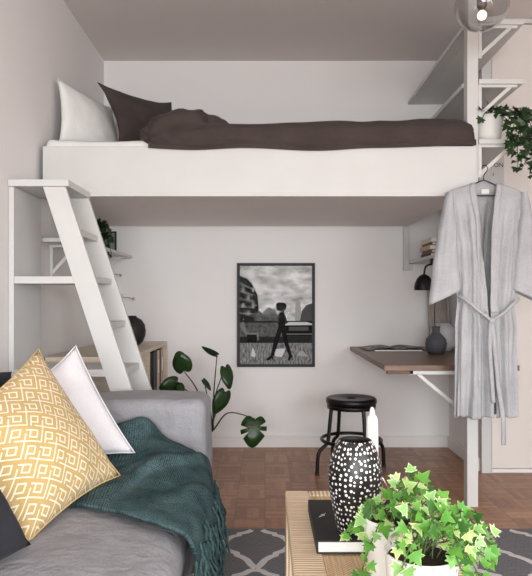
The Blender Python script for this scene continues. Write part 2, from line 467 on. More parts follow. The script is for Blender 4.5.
# ---------------------------------------------------------------- soft things
def cushion(name, A, B, C, D, T, mats, label, cat, sag=.07, seed=1, n=26, wr=.006, group=None, size=.5, seam=None, power=.5, ears=True):
    A, B, C, D = map(Vector, (A, B, C, D))
    base = thing(name, (A+B)/2, label, cat, group)
    nrm = (B-A).cross(D-A).normalized()
    def P(u, v, sgn):
        k = sag; u2 = u+k*(1-2*u)*(4*v*(1-v)); v2 = v+k*(1-2*v)*(4*u*(1-u))
        p = A*(1-u2)*(1-v2)+B*u2*(1-v2)+C*u2*v2+D*(1-u2)*v2
        su = max(math.sin(PI*u), 0); sv = max(math.sin(PI*v), 0)
        h = T/2*(su*sv)**power
        q = p*6+Vector((seed*7.1, seed*3.3, sgn*5))
        p = p+nrm*sgn*(h+wr*2.2*noise.noise(q)*min(1, su*sv*3)+wr*noise.noise(q*2.7)*min(1, su*sv*3))
        return p
    e = lambda t: t
    w = MB()
    w.grid(lambda u, v: P(u, v, 1), n, n, uv=lambda u, v: (u*size, v*size))
    w.grid(lambda u, v: P(1-u, v, -1), n, n, uv=lambda u, v: (u*size, v*size))
    w.build('cushion_cover' if cat == 'cushion' else 'pillow_case', mats, base, weld=True)
    if seam is not None:
        m = 24
        ring = [P(i/m, 0, 1) for i in range(m)]+[P(1, i/m, 1) for i in range(m)]+[P(1-i/m, 1, 1) for i in range(m)]+[P(0, 1-i/m, 1) for i in range(m+1)]
        MB().tube(ring, .0024, 6).build('seam', seam, base)
    return base

cushion('pillow', (-1.06, 3.17, 1.853), (-.83, 3.58, 1.853), (-.925, 3.72, 2.19), (-1.085, 3.215, 2.19), .12, M['whitelinen'],
        'white linen pillow standing against the left wall at the head of the bed', 'pillow', sag=.05, seed=3, wr=.005, seam=M['whitelinen'])
cushion('pillow', (-.79, 3.30, 1.86), (-.44, 3.88, 1.86), (-.60, 3.93, 2.295), (-.935, 3.43, 2.245), .15, M['brownlinen'],
        'dark brown linen pillow propped up in front of the white pillow', 'pillow', sag=.10, seed=8, wr=.008, seam=M['brownlinen'])

# duvet
def duvet():
    w = MB()
    top = [(-.70, 1.885), (-.45, 1.90), (-.1, 1.895), (.2, 1.905), (.45, 1.905), (.75, 1.91), (.95, 1.915), (1.02, 1.90)]
    bot = [(-.70, 1.775), (-.35, 1.762), (-.1, 1.772), (.25, 1.758), (.55, 1.772), (1.02, 1.785)]
    def sec(u, v):
        x = -.575+u*(1.04+.575)
        zt = lerp_tab(top, x)+.012; zb = lerp_tab(bot, x)
        e = min(1, (1.0-u)/.045, u/.03); e = math.sqrt(max(0, e*(2-e)))
        zt = 1.862+(zt-1.862)*(.25+.75*e)
        mid = (zt+zb)/2; hh = (zt-zb)/2
        q0 = Vector((x*3.2, v*5, 1)); d = noise.noise(q0)*.014+noise.noise(Vector((x*7, v*11, 4)))*.009+noise.noise(Vector((x*3, v*26, 9)))*.006
        if v < .30:                                   # front roll, hanging over the panel
            t = v/.30; th = -PI/2*.85+t*(PI*.85+PI*.15)*.75
            th = -PI*.42+t*PI*.92
            y = BY+.022-.062*math.cos(th)*(.4+.6*e); z = mid+hh*math.sin(th)
            m = math.sin(PI*min(1, t*1.2+.05)) if t < .8 else .8
            return (x, min(y-abs(d)*1.2*m, BY+.03), z+d*m*.7)
        if v < .72:
            t = (v-.30)/.42; y = BY+.04+t*1.06; z = zt+.01*math.sin(t*5+x*2)-(zt-1.90)*t**5
            return (x, y, max(z+d*1.3, 1.868))
        if v < .76: return (x, BY+1.11, 1.862)
        if v < .95:
            t = (v-.76)/.19; return (x, BY+1.10-t*1.06, 1.857)
        if v < .98: return (x, BY-.027, 1.82)
        return (x, BY-.030, zb+.006)
    w.grid(sec, 130, 90)
    # bunched folded corner at the head end
    def heap(c, rx, ry, rz, tilt, seed, fold=0):
        c = Vector(c); R = Matrix.Rotation(tilt, 3, 'Y')
        def fn(u, v):
            th = 2*PI*u; ph = PI*v
            p = Vector((math.cos(ph), math.sin(ph)*math.cos(th), math.sin(ph)*math.sin(th)))
            k = 1+.16*noise.noise(p*1.7+Vector((seed,)*3))+.07*noise.noise(p*4+Vector((seed,)*3))
            p = Vector((p.x*abs(p.x)**-.15 if abs(p.x) > .01 else p.x, p.y, p.z))
            p = R @ Vector((p.x*rx, p.y*ry, p.z*rz))*k
            q = c+p
            return q
        w.grid(fn, 48, 30, closeu=True)
    heap((-.44, BY+.12, 1.885), .20, .20, .105, math.radians(-15), 2)
    heap((-.51, BY+.08, 1.85), .12, .14, .075, math.radians(4), 5)
    heap((-.30, BY+.24, 1.92), .14, .22, .07, math.radians(4), 9)
    o = w.build('duvet', M['brownlinen'], weld=True)
    return tag(o, 'dark brown linen duvet spread along the loft bed with a bunched up corner', 'duvet')
duvet()

# ---------------------------------------------------------------- shelves on the right
def tri_bracket(w, x, y, z, L, Hh, t=.018, d=.02):
    """white wooden triangle bracket in the XZ plane; leg at x going down, arm to the right"""
    w.box(x, x+t, y, y+d, z-Hh, z); w.box(x+t, x+L, y, y+d, z-t*.8, z)
    a = Vector((x+t*.3, y+d*.15, z-Hh+.012)); b = Vector((x+L-.03, y+d*.15, z-t*.4)); q = (b-a).normalized(); n = Vector((-q.z, 0, q.x))*t*.5
    w.prism([a-n, b-n, b+n, a+n], (0, d*.7, 0))
shelf_spec = [(2.398, 'topmost white wall shelf by the ceiling, right of the white post'),
              (2.103, 'middle white wall shelf above the trailing ivy'),
              (1.805, 'lowest white wall shelf, carrying the pot of trailing ivy')]
for z, lab in shelf_spec:
    s_ = thing('wall_shelf', (1.14, BY, z), lab, 'shelf', 'long white shelves at the foot of the bed')
    w = MB()
    x0 = 1.0 if z > 1.9 else 1.062
    if z > 1.9: w.box(x0, 1.062, BY+.058, YB-.002, z, z+.024)
    w.box(1.062, 1.283, BY-.005, YB-.002, z, z+.024); w.build('board', M['white'], s_, bevel=.002)
    w = MB(); tri_bracket(w, 1.0615, BY+.006, z, .195, .165); w.build('bracket', M['white'], s_, bevel=.0015)

# ---------------------------------------------------------------- ladder unit
LY0, LY1 = 2.69, 3.02
lad = thing('loft_ladder', (-.8, 2.85, 0), 'steep white step ladder with top platform leading up to the loft bed', 'ladder')
def lx(z): return -.972+.328*(1.521-z)
for y0, y1 in ((LY0, LY0+.024), (LY1-.024, LY1)):
    w = MB(); z0, z1 = 0, 1.527
    q_ = .014 if y0 > LY0 else 0
    w.prism([(lx(z0)+q_, y0, z0), (lx(z0)+.098+q_, y0, z0), (lx(z1)+.098+q_, y0, z1), (lx(z1)+q_, y0, z1)], (0, y1-y0, 0))
    w.build('stringer', M['white'], lad, bevel=.002)
for z in (1.327, 1.118, .914, .709, .505, .3, .1):
    MB().box(lx(z)-.001, lx(z)+.092, LY0+.0245, LY1-.0245, z-.012, z+.016).build('tread', M['white'], lad, bevel=.002)
MB().box(XL+.003, -.860, LY0-.004, LY1+.005, 1.528, 1.558).build('platform', M['white'], lad, bevel=.002)
MB().box(XL+.003, XL+.027, LY0, LY1, 0, 1.527).build('side_panel', M['white'], lad, bevel=.002)
for z in (1.118, .709):
    MB().box(XL+.028, lx(z)+.01, LY0+.001, LY1-.0245, z-.016, z+.016).build('shelf', M['white'], lad, bevel=.002)

# left wall shelf behind the ladder
ls = thing('wall_shelf', (XL, 3.1, 1.32), 'narrow white shelf on the left wall behind the ladder', 'shelf')
MB().box(XL+.003, -.93, 3.06, YB-.003, 1.32, 1.34).build('board', M['white'], ls, bevel=.002)
for y in (3.2, 4.1):
    w = MB(); tri_bracket(w, XL+.003, y, 1.3195, .17, .17); w.build('bracket', M['white'], ls, bevel=.0015)

# ---------------------------------------------------------------- cabinet
cab = thing('cabinet', (-.9, 3.7, 0), 'low whitewashed oak cabinet with open front behind the ladder', 'cabinet')
cx0, cx1, cy0, cy1, ct = XL+.025, -.68, 3.08, YB-.022, .743
MB().box(cx0, cx1, cy0, cy1, ct-.022, ct).build('top', M['oak'], cab, bevel=.0015)
for y in (cy0, cy1-.02): MB().box(cx0, cx1, y, y+.02, 0, ct-.0225).build('end_panel', M['oak'], cab, bevel=.0015)
w = MB(); w.box(cx0, cx1-.01, (cy0+cy1)/2-.01, (cy0+cy1)/2+.01, .05, ct-.0225); w.build('divider', M['oak'], cab)
MB().box(cx0, cx0+.012, cy0+.021, cy1-.021, .03, ct-.0225).build('back_panel', M['oak'], cab)
for z in (.06, .385): 
    MB().box(cx0+.013, cx1-.006, cy0+.021, (cy0+cy1)/2-.011, z-.009, z+.009).build('shelf', M['oak'], cab)
    MB().box(cx0+.013, cx1-.006, (cy0+cy1)/2+.011, cy1-.021, z-.009, z+.009).build('shelf', M['oak'], cab)
bcols = [('23252B', 'dark grey'), ('2A2C33', 'slate black'), ('C9B69C', 'tan'), ('33353C', 'charcoal'), ('B9A58B', 'pale wood coloured')]
yb = 4.225
for i, (h, nm) in enumerate(reversed(bcols)):
    th = [.075, .05, .075, .055, .06][i]
    b = thing('ring_binder', (-.75, yb-th/2, .3945), '%s ring binder in the oak cabinet, %s from the back wall' % (nm, ['first','second','third','fourth','fifth'][i]), 'binder', 'binders in the oak cabinet')
    m = plain('binder '+nm, h, h, .6, bump=.05)
    MB().box(-.95, -.70, yb-th, yb, .3945, .70).build('cover', m, b, bevel=.003)
    if i in (0, 2):
        w = MB(); w.box(-.7, -.699, yb-th*.75, yb-th*.25, .55, .64); w.build('spine_label', M['paper'], b)
    w = MB(); c0 = Vector((-.6985, yb-th/2, .455)); w.tube([c0+Vector((0, .011*math.cos(a), .011*math.sin(a))) for a in [2*PI*k/14 for k in range(15)]], .0022, 6); w.build('finger_ring', M['chrome'], b)
    yb -= th+.012

# black round vase on cabinet
prof = [(0, .744), (.045, .744), (.068, .765), (.083, .80), (.087, .835), (.080, .875), (.060, .905), (.030, .922), (.026, .930), (.022, .930), (.020, .915), (0, .91)]
o = MB().lathe(prof, (-.845, 3.9)).build('vase', M['blackmatte']); tag(o, 'round matte black vase on the oak cabinet behind the ladder', 'vase')

# ---------------------------------------------------------------- plants
LOBES = [(0, 0), (.30, .05), (.62, .10), (.42, .30), (.60, .52), (.27, .52), (.16, .75), (0, 1.05)]
def ivy_leaf(w, p, d, nrm, size, mi, droop=.2):
    d = d.normalized(); side = d.cross(nrm)
    if side.length < 1e-4: side = d.orthogonal()
    side.normalize(); nrm = side.cross(d).normalized()
    out = [Vector((x, y)) for x, y in LOBES]+[Vector((-x, y)) for x, y in reversed(LOBES[1:-1])]
    def q(x, y):
        return p+side*x*size+d*y*size+nrm*size*(.16*abs(x)-droop*y*y*.7)
    b = len(w.v)
    w.v.append(q(0, .40)); w.v += [q(v.x, v.y) for v in out]
    n = len(out)
    for i in range(n): w._f([b, b+1+i, b+1+(i+1) % n], mi, [(0, 0), (1, 0), (1, 0)])
def ivy(stems, name_mats, parent, size, per, stem_mat, jitter=.6, stem_r=.0016, start=.15):
    w = MB(); st = MB()
    for pts in stems:
        path = smooth_path(pts, 8); st.tube(path, stem_r, 5)
        n = max(2, int(per*sum((b-a).length for a, b in zip(path, path[1:]))))
        for i in range(n):
            t = start+(1-start)*(i+random.random()*.6)/n
            k = min(int(t*(len(path)-1)), len(path)-2); p = path[k].lerp(path[k+1], t*(len(path)-1)-k)
            tan = (path[k+1]-path[k]).normalized()
            rv = Vector((random.uniform(-1, 1), random.uniform(-1, .5), random.uniform(-.5, .6)))
            d = (tan*.5+rv*jitter*1.3).normalized()
            nr = Vector((random.uniform(-.5, .5), -.8+random.uniform(-.3, .5), .7+random.uniform(-.4, .4))).normalized()
            s_ = size*random.uniform(.6, 1.15)
            pe = p+d*s_*.4; st.tube([p, pe], stem_r*.6, 4)
            ivy_leaf(w, pe, d, nr, s_, random.choices(range(len(name_mats)), [4, 4, 3, 4, 2][:len(name_mats)])[0])
    st.build('stems', stem_mat, parent); w.build('leaves', name_mats, parent)

# hanging plant on left shelf
pl = thing('potted_plant', (-1.03, 3.72, 1.341), 'dark small leaved hanging plant on the left wall shelf behind the ladder', 'plant')
w = MB(); w.lathe([(0, 1.341), (.05, 1.341), (.062, 1.44), (.057, 1.44), (.053, 1.425), (0, 1.425)], (-1.03, 3.72)); w.build('pot', M['potgrey'], pl)
st = []
for i in range(13):
    a = random.uniform(-.6, 1.2); r_ = random.uniform(.06, .12); b = Vector((-1.03, 3.72, 1.425))
    e = b+Vector((math.cos(a)*r_, -math.sin(a)*r_*.6-.02, random.uniform(-.14, .04)))
    st.append([b, b+Vector(((e-b).x*.55, (e-b).y*.5, min(.07, .03+random.random()*.05))), e])
ivy(st, [M['dark1'], M['dark2']], pl, .034, 70, M['darkstem'])
# small black frame on the left shelf
fr = thing('picture_frame', (-.99, 4.0, 1.341), 'small black photo frame standing on the left wall shelf', 'picture')
fx0, fx1, fy = -1.07, -.965, 3.98
w = MB(); z0, z1 = 1.341, 1.475
w.box(fx0, fx1, fy, fy+.014, z0, z0+.01); w.box(fx0, fx1, fy, fy+.014, z1-.01, z1); w.box(fx0, fx0+.01, fy, fy+.014, z0+.01, z1-.01); w.box(fx1-.01, fx1, fy, fy+.014, z0+.01, z1-.01)
w.build('frame', M['blackmatte'], fr); MB().box(fx0+.01, fx1-.01, fy+.004, fy+.01, z0+.01, z1-.01).build('print', grey('8A8F8C'), fr)
w = MB(); w.prism([(-1.01, fy+.013, 1.43), (-.995, fy+.013, 1.43), (-.995, fy+.06, 1.341), (-1.01, fy+.06, 1.341)], (0, 0, -.004)); w.build('stand', M['blackmatte'], fr)

# wall hooks on back wall
def hook(loc, lab):
    h = thing('wall_hook', loc, lab, 'hook', 'hooks on the back wall'); x, y, z = loc
    w = MB(); w.box(x-.008, x+.008, y-.004, y, z-.018, z+.018); w.build('plate', M['chrome'], h, bevel=.001)
    w = MB(); w.tube([(x, y-.003, z), (x+.02, y-.03, z-.004), (x+.06, y-.05, z-.006), (x+.085, y-.052, z-.012)], .0032, 8); w.build('arm', M['chrome'], h)
    w = MB(); w.lathe([(0, z-.026), (.007, z-.024), (.011, z-.015), (.007, z-.006), (0, z-.004)], (x+.089, y-.052), 14); w.build('knob', M['chrome'], h)
    return h
hook((-1.0, YB-.0005, 1.052), 'lower steel hook on the back wall beside the ladder')
hook((-1.09, YB-.0005, 1.215), 'upper steel hook on the back wall just under the left shelf')

# monstera
mon = thing('potted_monstera', (-.47, 3.55, 0), 'dark green monstera with long stems growing behind the sofa arm', 'plant')
pc = (-.47, 3.55)
MB().lathe([(0, .001), (.085, .001), (.115, .24), (.12, .245), (.112, .245), (.106, .22), (0, .22)], pc).build('pot', M['potgrey'], mon)
MB().lathe([(0, .225), (.05, .228), (.105, .221)], pc).build('soil', M['soil'], mon)
def mleaf(px, py, Y, rpx, dirdeg, tilt, slit=False, asp=.85):
    c = at(px, py, Y); r = rpx*Y/F
    d = Vector((math.cos(math.radians(dirdeg)), 0, math.sin(math.radians(dirdeg))))     # tip direction in the image
    n = Vector((0, -1, 0)); sd = d.cross(n)
    d = (d*math.cos(tilt[0])+n*math.sin(tilt[0])); sd = sd*math.cos(tilt[1])+n*math.sin(tilt[1]); nn = sd.cross(d)
    N = 40; out = []
    for i in range(N):
        a = 2*PI*i/N                       # heart outline, tip at a=0
        rr = 1.0*(1+.28*math.cos(a)**9 if math.cos(a) > 0 else 1-.42*(-math.cos(a))**14)
        if slit and i in (6, 10, N-8, N-12): rr *= .45
        out.append((math.cos(a)*rr, math.sin(a)*rr*asp))
    w = MB(); b = 0
    rings = (0, .5, 1)
    def q(x, y): return c+d*x*r+sd*y*r+nn*r*(-.18*y*y*1.0+.10*x*x*(-1))
    w.v.append(q(-.1, 0))
    for k in (.5, 1.0):
        for x, y in out: w.v.append(q(-.1*(1-k)+x*k, y*k))
    for i in range(N):
        j = (i+1) % N
        w._f([0, 1+i, 1+j], 0, [(0,0), (.5,0), (.5,0)]); w._f([1+i, 1+N+i, 1+N+j, 1+j], 0, [(.5,0), (1,0), (1,0), (.5,0)])
    w.build('leaf', M['monstera'], mon, solid=.0015)
    return c-d*r*.62
root = Vector((-.44, 3.55, .22))
hub = at(211, 432, 3.5)
specs = [(182, 365, 3.5, 11.5, 105, (.3, .2), False, .9), (172, 384, 3.45, 10.5, 200, (.5, .3), False, .75), (180, 388, 3.42, 7, -60, (.6, .4), False, .7),
         (212, 353, 3.6, 10, 150, (.5, .9), False, .55), (227, 374, 3.55, 12, -75, (.3, .6), False, .6), (222, 399, 3.45, 13, -115, (.2, .5), False, .7),
         (206, 383, 3.6, 7, -50, (.3, .9), False, .5), (254, 428, 3.4, 15, -95, (.35, .2), True, .9)]
ctrl = [(198, 392), (190, 400), (196, 400), (214, 390), (214, 400), (214, 418), (208, 400), (228, 413)]
for sp_, cc in zip(specs, ctrl):
    a_ = mleaf(*sp_)
    w = MB(); path = smooth_path([root, hub, at(cc[0], cc[1], (sp_[2]+3.5)/2), a_], 8)
    w.tube(path, [.0065-.004*i/len(path) for i in range(len(path))], 6); w.build('stem', M['darkstem'], mon)

# ---------------------------------------------------------------- framed print
pf = thing('picture_frame', (.04, YB-.02, .56), 'black framed black and white street photograph of a striding woman on the back wall', 'picture')
X0, X1, Z0, Z1 = (237-CX)*4.28/F, (315-CX)*4.28/F, CAMZ-(367-CY)*4.28/F, CAMZ-(263-CY)*4.28/F
y0, y1 = YB-.024, YB-.001; fw = .02
w = MB(); w.box(X0, X1, y0, y1, Z0, Z0+fw); w.box(X0, X1, y0, y1, Z1-fw, Z1); w.box(X0, X0+fw, y0, y1, Z0+fw, Z1-fw); w.box(X1-fw, X1, y0, y1, Z0+fw, Z1-fw)
w.build('frame', M['blackmatte'], pf, bevel=.0015)
ix0, ix1, iz0, iz1 = X0+fw, X1-fw, Z0+fw, Z1-fw
t = NT('print sky'); nn = t.noise(t.mapping(t.coord(), (4, 4, 9)), 2.2, 6); t.color(t.ramp(nn, [(.3, '8A8A8A'), (.5, 'C2C2C2'), (.68, 'E8E8E8')])); skym = t.set(.6)
t = NT('print pavement'); nn = t.noise(t.mapping(t.coord(), (90, 1, 30)), 1, 3); t.color(t.ramp(nn, [(.35, '3E3E3E'), (.65, '8A8A8A')])); pav = t.set(.6)
t = NT('print trees'); nn = t.noise(t.mapping(t.coord(), (40, 1, 40)), 1, 4); t.color(t.ramp(nn, [(.35, '1C1C1C'), (.7, '565656')])); trees = t.set(.6)
tones = [skym, pav, trees]+[grey(h) for h in ('0B0B0B', '222222', '4A4A4A', '707070', '9C9C9C', 'C8C8C8', 'E8E8E8')]
w = MB(); layer = [0]
def pp(pts, mi):
    layer[0] += 1; y = YB-.010-.00012*layer[0]
    w.poly([(ix0+u*(ix1-ix0), y, iz1-v*(iz1-iz0)) for u, v in pts], mi)
def rect(a, b, c, d, mi): pp([(a, b), (a, d), (c, d), (c, b)], mi)
rect(0, 0, 1, 1, 0)
pp([(.76, .6), (.77, .38), (.81, .33), (.84, .38), (.86, .6)], 7)
pp([(.3, .6), (.32, .47), (.4, .42), (.5, .46), (.55, .6)], 6)
pp([(0, .6), (0, .10), (.1, .13), (.16, .17), (.25, .3), (.27, .6)], 4)
for k in range(5):
    pp([(0, .17+k*.075), (.2, .235+k*.062), (.2, .25+k*.062), (0, .19+k*.075)], 6)
for k in range(4):
    for j in range(3): rect(.03+j*.07, .22+k*.08, .06+j*.07, .265+k*.08, 3 if (k+j) % 2 else 7)
pp([(.2, .62), (.2, .5), (.27, .46), (.34, .5), (.42, .47), (.5, .49), (.56, .5), (.62, .55), (.62, .62)], 2)
pp([(.82, .6), (.86, .46), (.92, .40), (1, .38), (1, .6)], 5)
rect(0, .56, 1, .79, 4); rect(0, .58, .6, .72, 2)
pp([(.60, .71), (.61, .60), (.68, .565), (.93, .565), (1, .59), (1, .71)], 3)
pp([(.62, .598), (.68, .572), (.93, .572), (1, .588), (1, .603), (.62, .605)], 8)
rect(.68, .62, .95, .66, 5); rect(.63, .69, 1, .70, 6)
pp([(0, .58), (.05, .57), (.1, .68), (.26, .68), (.26, .76), (.24, .76), (.24, .70), (.08, .70), (0, .62)], 6)
rect(.1, .7, .23, .78, 3)
rect(0, .785, 1, 1, 1)
pp([(.15, .92), (.18, .83), (.22, .90), (.21, .93)], 8); pp([(.49, .92), (.48, .85), (.63, .84), (.62, .87), (.58, .93)], 8); pp([(.78, .91), (.85, .86), (.9, .89), (.95, .92), (.85, .92)], 7)
# figure
pp([(.50, .385), (.54, .37), (.62, .375), (.65, .40), (.64, .44), (.53, .46), (.50, .43)], 3)
pp([(.55, .455), (.63, .435), (.62, .475), (.58, .48)], 5)
pp([(.55, .47), (.61, .475), (.635, .52), (.62, .60), (.53, .60), (.52, .53)], 3)
pp([(.60, .48), (.64, .52), (.66, .585), (.63, .59), (.61, .54)], 4)
pp([(.535, .59), (.625, .59), (.64, .67), (.52, .67)], 3)
pp([(.52, .65), (.585, .65), (.53, .78), (.47, .92), (.42, .93), (.46, .80)], 3)
pp([(.57, .65), (.635, .65), (.67, .78), (.72, .91), (.68, .92), (.62, .80)], 3)
pp([(.36, .955), (.42, .915), (.47, .915), (.45, .96), (.44, .94), (.40, .965)], 3); pp([(.66, .965), (.68, .915), (.73, .91), (.73, .96), (.715, .93), (.69, .965)], 3)
w.build('print', tones, pf)
MB().box(ix0, ix1, YB-.0185, YB-.0170, iz0, iz1).build('glass', M['pane'], pf)
MB().box(ix0-.005, ix1+.005, YB-.008, YB-.0015, iz0-.005, iz1+.005).build('backing_board', M['blackmatte'], pf)

# ---------------------------------------------------------------- stool
SX, SY = .52, 3.70
stl = thing('stool', (SX, SY, 0), 'round black metal stool with foot ring standing on the parquet', 'stool')
MB().lathe([(0, .405), (.14, .405), (.150, .41), (.153, .425), (.150, .438), (.142, .444), (.12, .441), (.03, .438), (.026, .436), (.022, .430), (0, .430)], (SX, SY), 48).build('seat', M['black'], stl)
MB().lathe([(.128, .38), (.146, .38), (.146, .4045), (.128, .4045), (.128, .38)], (SX, SY), 48).build('seat_rim', M['black'], stl)
for k in range(4):
    a = math.radians(23+90*k); dx, dy = math.cos(a), math.sin(a)
    pts = [(SX+dx*r, SY+dy*r, z) for r, z in ((.132, .40), (.140, .36), (.152, .25), (.158, .20), (.170, .175), (.205, .150), (.222, .125), (.228, .09), (.232, .008))]
    MB().tube(smooth_path(pts, 4), .0115, 10).build('leg', M['black'], stl)
    MB().lathe([(0, .0005), (.0125, .0005), (.0135, .004), (.0135, .016), (0, .016)], (SX+dx*.232, SY+dy*.232), 14).build('foot_cap', M['blackmatte'], stl)
MB().tube([(SX+.178*math.cos(2*PI*i/48), SY+.178*math.sin(2*PI*i/48), .19) for i in range(49)], .0105, 10, cap=False).build('foot_ring', M['black'], stl)

# ---------------------------------------------------------------- desk
DZ = .705
dk = thing('wall_desk', (.94, 3.6, DZ), 'walnut brown fold down desk between the back wall and the white post', 'desk')
w = MB(); w.box(.594, 1.003, BY+.004, YB-.003, DZ-.028, DZ); w.box(1.003, 1.062, BY+.062, YB-.003, DZ-.028, DZ); w.box(1.062, 1.267, BY+.004, YB-.022, DZ-.028, DZ); w.build('desktop', M['walnut'], dk, bevel=.002)
MB().box(.61, .74, BY+.012, BY+.04, DZ-.045, DZ-.0285).build('rail', M['walnutdark'], dk, bevel=.001)
w = MB(); w.box(.722, 1.003, BY+.012, BY+.034, DZ-.047, DZ-.0285)
a = Vector((.765, BY+.015, DZ-.046)); b = Vector((1.0, BY+.015, DZ-.046-.195)); q = (b-a).normalized(); n = Vector((-q.z, 0, q.x))*.009
w.prism([a-n, b-n, b+n, a+n], (0, .016, 0)); w.box(.987, 1.0035, BY+.012, BY+.034, DZ-.26, DZ-.047); w.build('bracket', M['white'], dk, bevel=.0015)
# open magazine on the desk
mg = thing('magazine', (.86, 4.08, DZ), 'open magazine with black and white pages lying on the desk', 'magazine')
t = NT('black and white page picture'); nn = t.noise(t.mapping(t.coord(), (14, 30, 1)), 1, 3); t.color(t.ramp(nn, [(.42, '17191A'), (.55, '2C2E2E'), (.6, 'C9C9C6')])); pg = t.set(.5)
for sgn in (-1, 1):
    w = MB()
    def fn(u, v, sgn=sgn):
        h = .012*math.sin(PI*min(1, u*1.05))*(1-u)*1.8+.004
        return (.86+sgn*u*.215, 3.94+v*.29, DZ+.001+h)
    w.grid(fn, 14, 2); w.grid(lambda u, v: (fn(u, v)[0], fn(u, v)[1], DZ+.0008), 14, 2)
    w.build('page_block', pg, mg, weld=True)
MB().box(.70, 1.0, 3.90, 3.935, DZ+.0005, DZ+.006).build('page_edge', M['paper'], mg)
o = MB().lathe([(0, DZ+.001), (.045, DZ+.001), (.060, DZ+.03), (.064, DZ+.06), (.058, DZ+.09), (.036, DZ+.115), (.023, DZ+.128), (.022, DZ+.150), (.027, DZ+.165), (.023, DZ+.165), (.018, DZ+.15), (.016, DZ+.12), (0, DZ+.11)], (1.036, 3.72)).build('vase', M['greyceramic'])
tag(o, 'slate grey bottle vase with narrow neck on the desk', 'vase')
o = MB().lathe([(0, DZ+.001), (.05, DZ+.001), (.078, DZ+.04), (.084, DZ+.09), (.074, DZ+.14), (.045, DZ+.175), (.028, DZ+.185), (.024, DZ+.18), (0, DZ+.17)], (1.135, 3.92)).build('vase', M['paleceramic'])
tag(o, 'pale round ceramic vase on the desk behind the slate grey vase', 'vase')
w = MB(); w.prism([(1.13, 4.20, DZ+.001), (1.262, 4.20, DZ+.001), (1.262, 4.278, DZ+.42), (1.13, 4.278, DZ+.42)], (0, .016, 0))
o = w.build('wooden_board', M['weathered'], bevel=.004); tag(o, 'weathered grey wooden board leaning on the back wall behind the desk vases', 'board')

# shelf over the desk with books
bs = thing('wall_shelf', (1.15, 3.9, 1.285), 'small white shelf with stacked books under the bed above the desk', 'shelf')
MB().box(1.005, 1.285, 3.66, YB-.003, 1.283, 1.303).build('board', M['white'], bs, bevel=.002)
w = MB(); w.box(.965, 1.003, YB-.03, YB-.003, 1.235, 1.54); w.build('upright', M['white'], bs, bevel=.002)
w = MB(); w.box(1.006, 1.03, YB-.022, YB-.003, 1.235, 1.282); w.build('bracket', M['white'], bs)
zz = 1.304
cols_ = [('22262A', 'dark slate'), ('7A4A38', 'rust brown'), ('C9A78B', 'tan'), ('4C5A3E', 'moss green'), ('D8CFB8', 'cream')]
for i, (h, nm) in enumerate(cols_):
    th = [.024, .02, .028, .018, .03][i]; dx = [0, .008, -.004, .01, .004][i]; m = plain('book cover '+nm, h, h, .6, bump=.05)
    bk = thing('book', (1.14, 3.97, zz), '%s covered book lying in the stack on the shelf under the bed' % nm, 'book', 'books stacked on the small shelf')
    w = MB(); x0, x1, ya, yb_ = 1.04+dx, 1.24+dx, 3.86, 4.10
    w.box(x0, x1, ya, yb_, zz, zz+.003); w.box(x0, x1, ya, yb_, zz+th-.003, zz+th); w.box(x0, x0+.003, ya, yb_, zz+.003, zz+th-.003); w.build('cover', m, bk)
    MB().box(x0+.003, x1-.005, ya+.004, yb_-.004, zz+.003, zz+th-.003).build('pages', M['paper'], bk)
    zz += th+.0005
# black clamp lamp hanging under shelf
lp = thing('clamp_lamp', (1.03, 3.75, 1.283), 'black dome lamp clamped under the small shelf above the desk', 'lamp')
LC = at(424, 291, 3.75); w = MB()
prof = [(.060*math.cos(a), LC.z+.008+.100*math.sin(a)*.95) for a in [PI/2*i/12 for i in range(13)]]
w.lathe(prof+[(max(r-.003, 0), z-.003) for r, z in reversed(prof)], (LC.x, LC.y), 32); w.build('lamp_shade', M['black'], lp)
w = MB(); w.tube(smooth_path([(LC.x, LC.y, LC.z+.100), (LC.x+.012, LC.y, LC.z+.15), (1.02, 3.75, 1.25), (1.02, 3.75, 1.26)], 6), .006, 8); w.build('arm', M['black'], lp)
w = MB(); w.box(1.008, 1.045, 3.735, 3.765, 1.252, 1.2825); w.build('clamp', M['black'], lp, bevel=.002)
w = MB(); w.lathe([(0, LC.z+.03), (.02, LC.z+.035), (.028, LC.z+.06), (.016, LC.z+.09), (0, LC.z+.1)], (LC.x, LC.y), 20); w.build('bulb', M['wax'], lp)
w = MB(); w.tube(smooth_path([(1.04, 3.765, 1.255), (1.06, 3.80, 1.1), (1.055, 3.82, .95), (1.07, 3.83, .76), (1.10, 3.80, DZ+.004)], 8), .003, 6); w.build('power_cord', M['blackmatte'], lp)

# ---------------------------------------------------------------- ivy on the right shelf
pv = thing('potted_ivy', (1.136, 3.13, 1.83), 'dark trailing ivy in a pale round pot on the lowest right shelf', 'plant')
zc = 1.83
MB().lathe([(0, zc), (.055, zc), (.066, zc+.03), (.073, zc+.10), (.075, zc+.128), (.071, zc+.13), (.067, zc+.115), (0, zc+.115)], (1.136, 3.13), 40).build('pot', M['potgrey'], pv)
MB().lathe([(0, zc+.118), (.067, zc+.116)], (1.136, 3.13), 24).build('soil', M['soil'], pv)
b0 = Vector((1.136, 3.12, zc+.118)); st = []
for px, py, Y in ((482, 112, 3.06), (490, 106, 3.1), (498, 110, 3.06), (505, 112, 3.05), (515, 112, 3.05), (522, 118, 3.1), (530, 116, 3.05), (510, 122, 3.03), (483, 117, 3.04)):
    e = at(px, py, Y); st.append([b0, b0.lerp(e, .5)+Vector((0, 0, .03)), e])
for px, py, Y in ((518, 170, 2.99), (513, 150, 2.98), (525, 165, 2.97), (532, 150, 3.0), (530, 175, 3.02), (512, 136, 2.97), (520, 142, 3.02), (526, 130, 3.0), (538, 168, 3.02), (535, 130, 3.05)):
    e = at(px, py, Y); m_ = at((px+508)/2+6, 112, Y+.02); st.append([b0, m_, at(px-2+random.random()*4, (py+112)/2, Y), e])
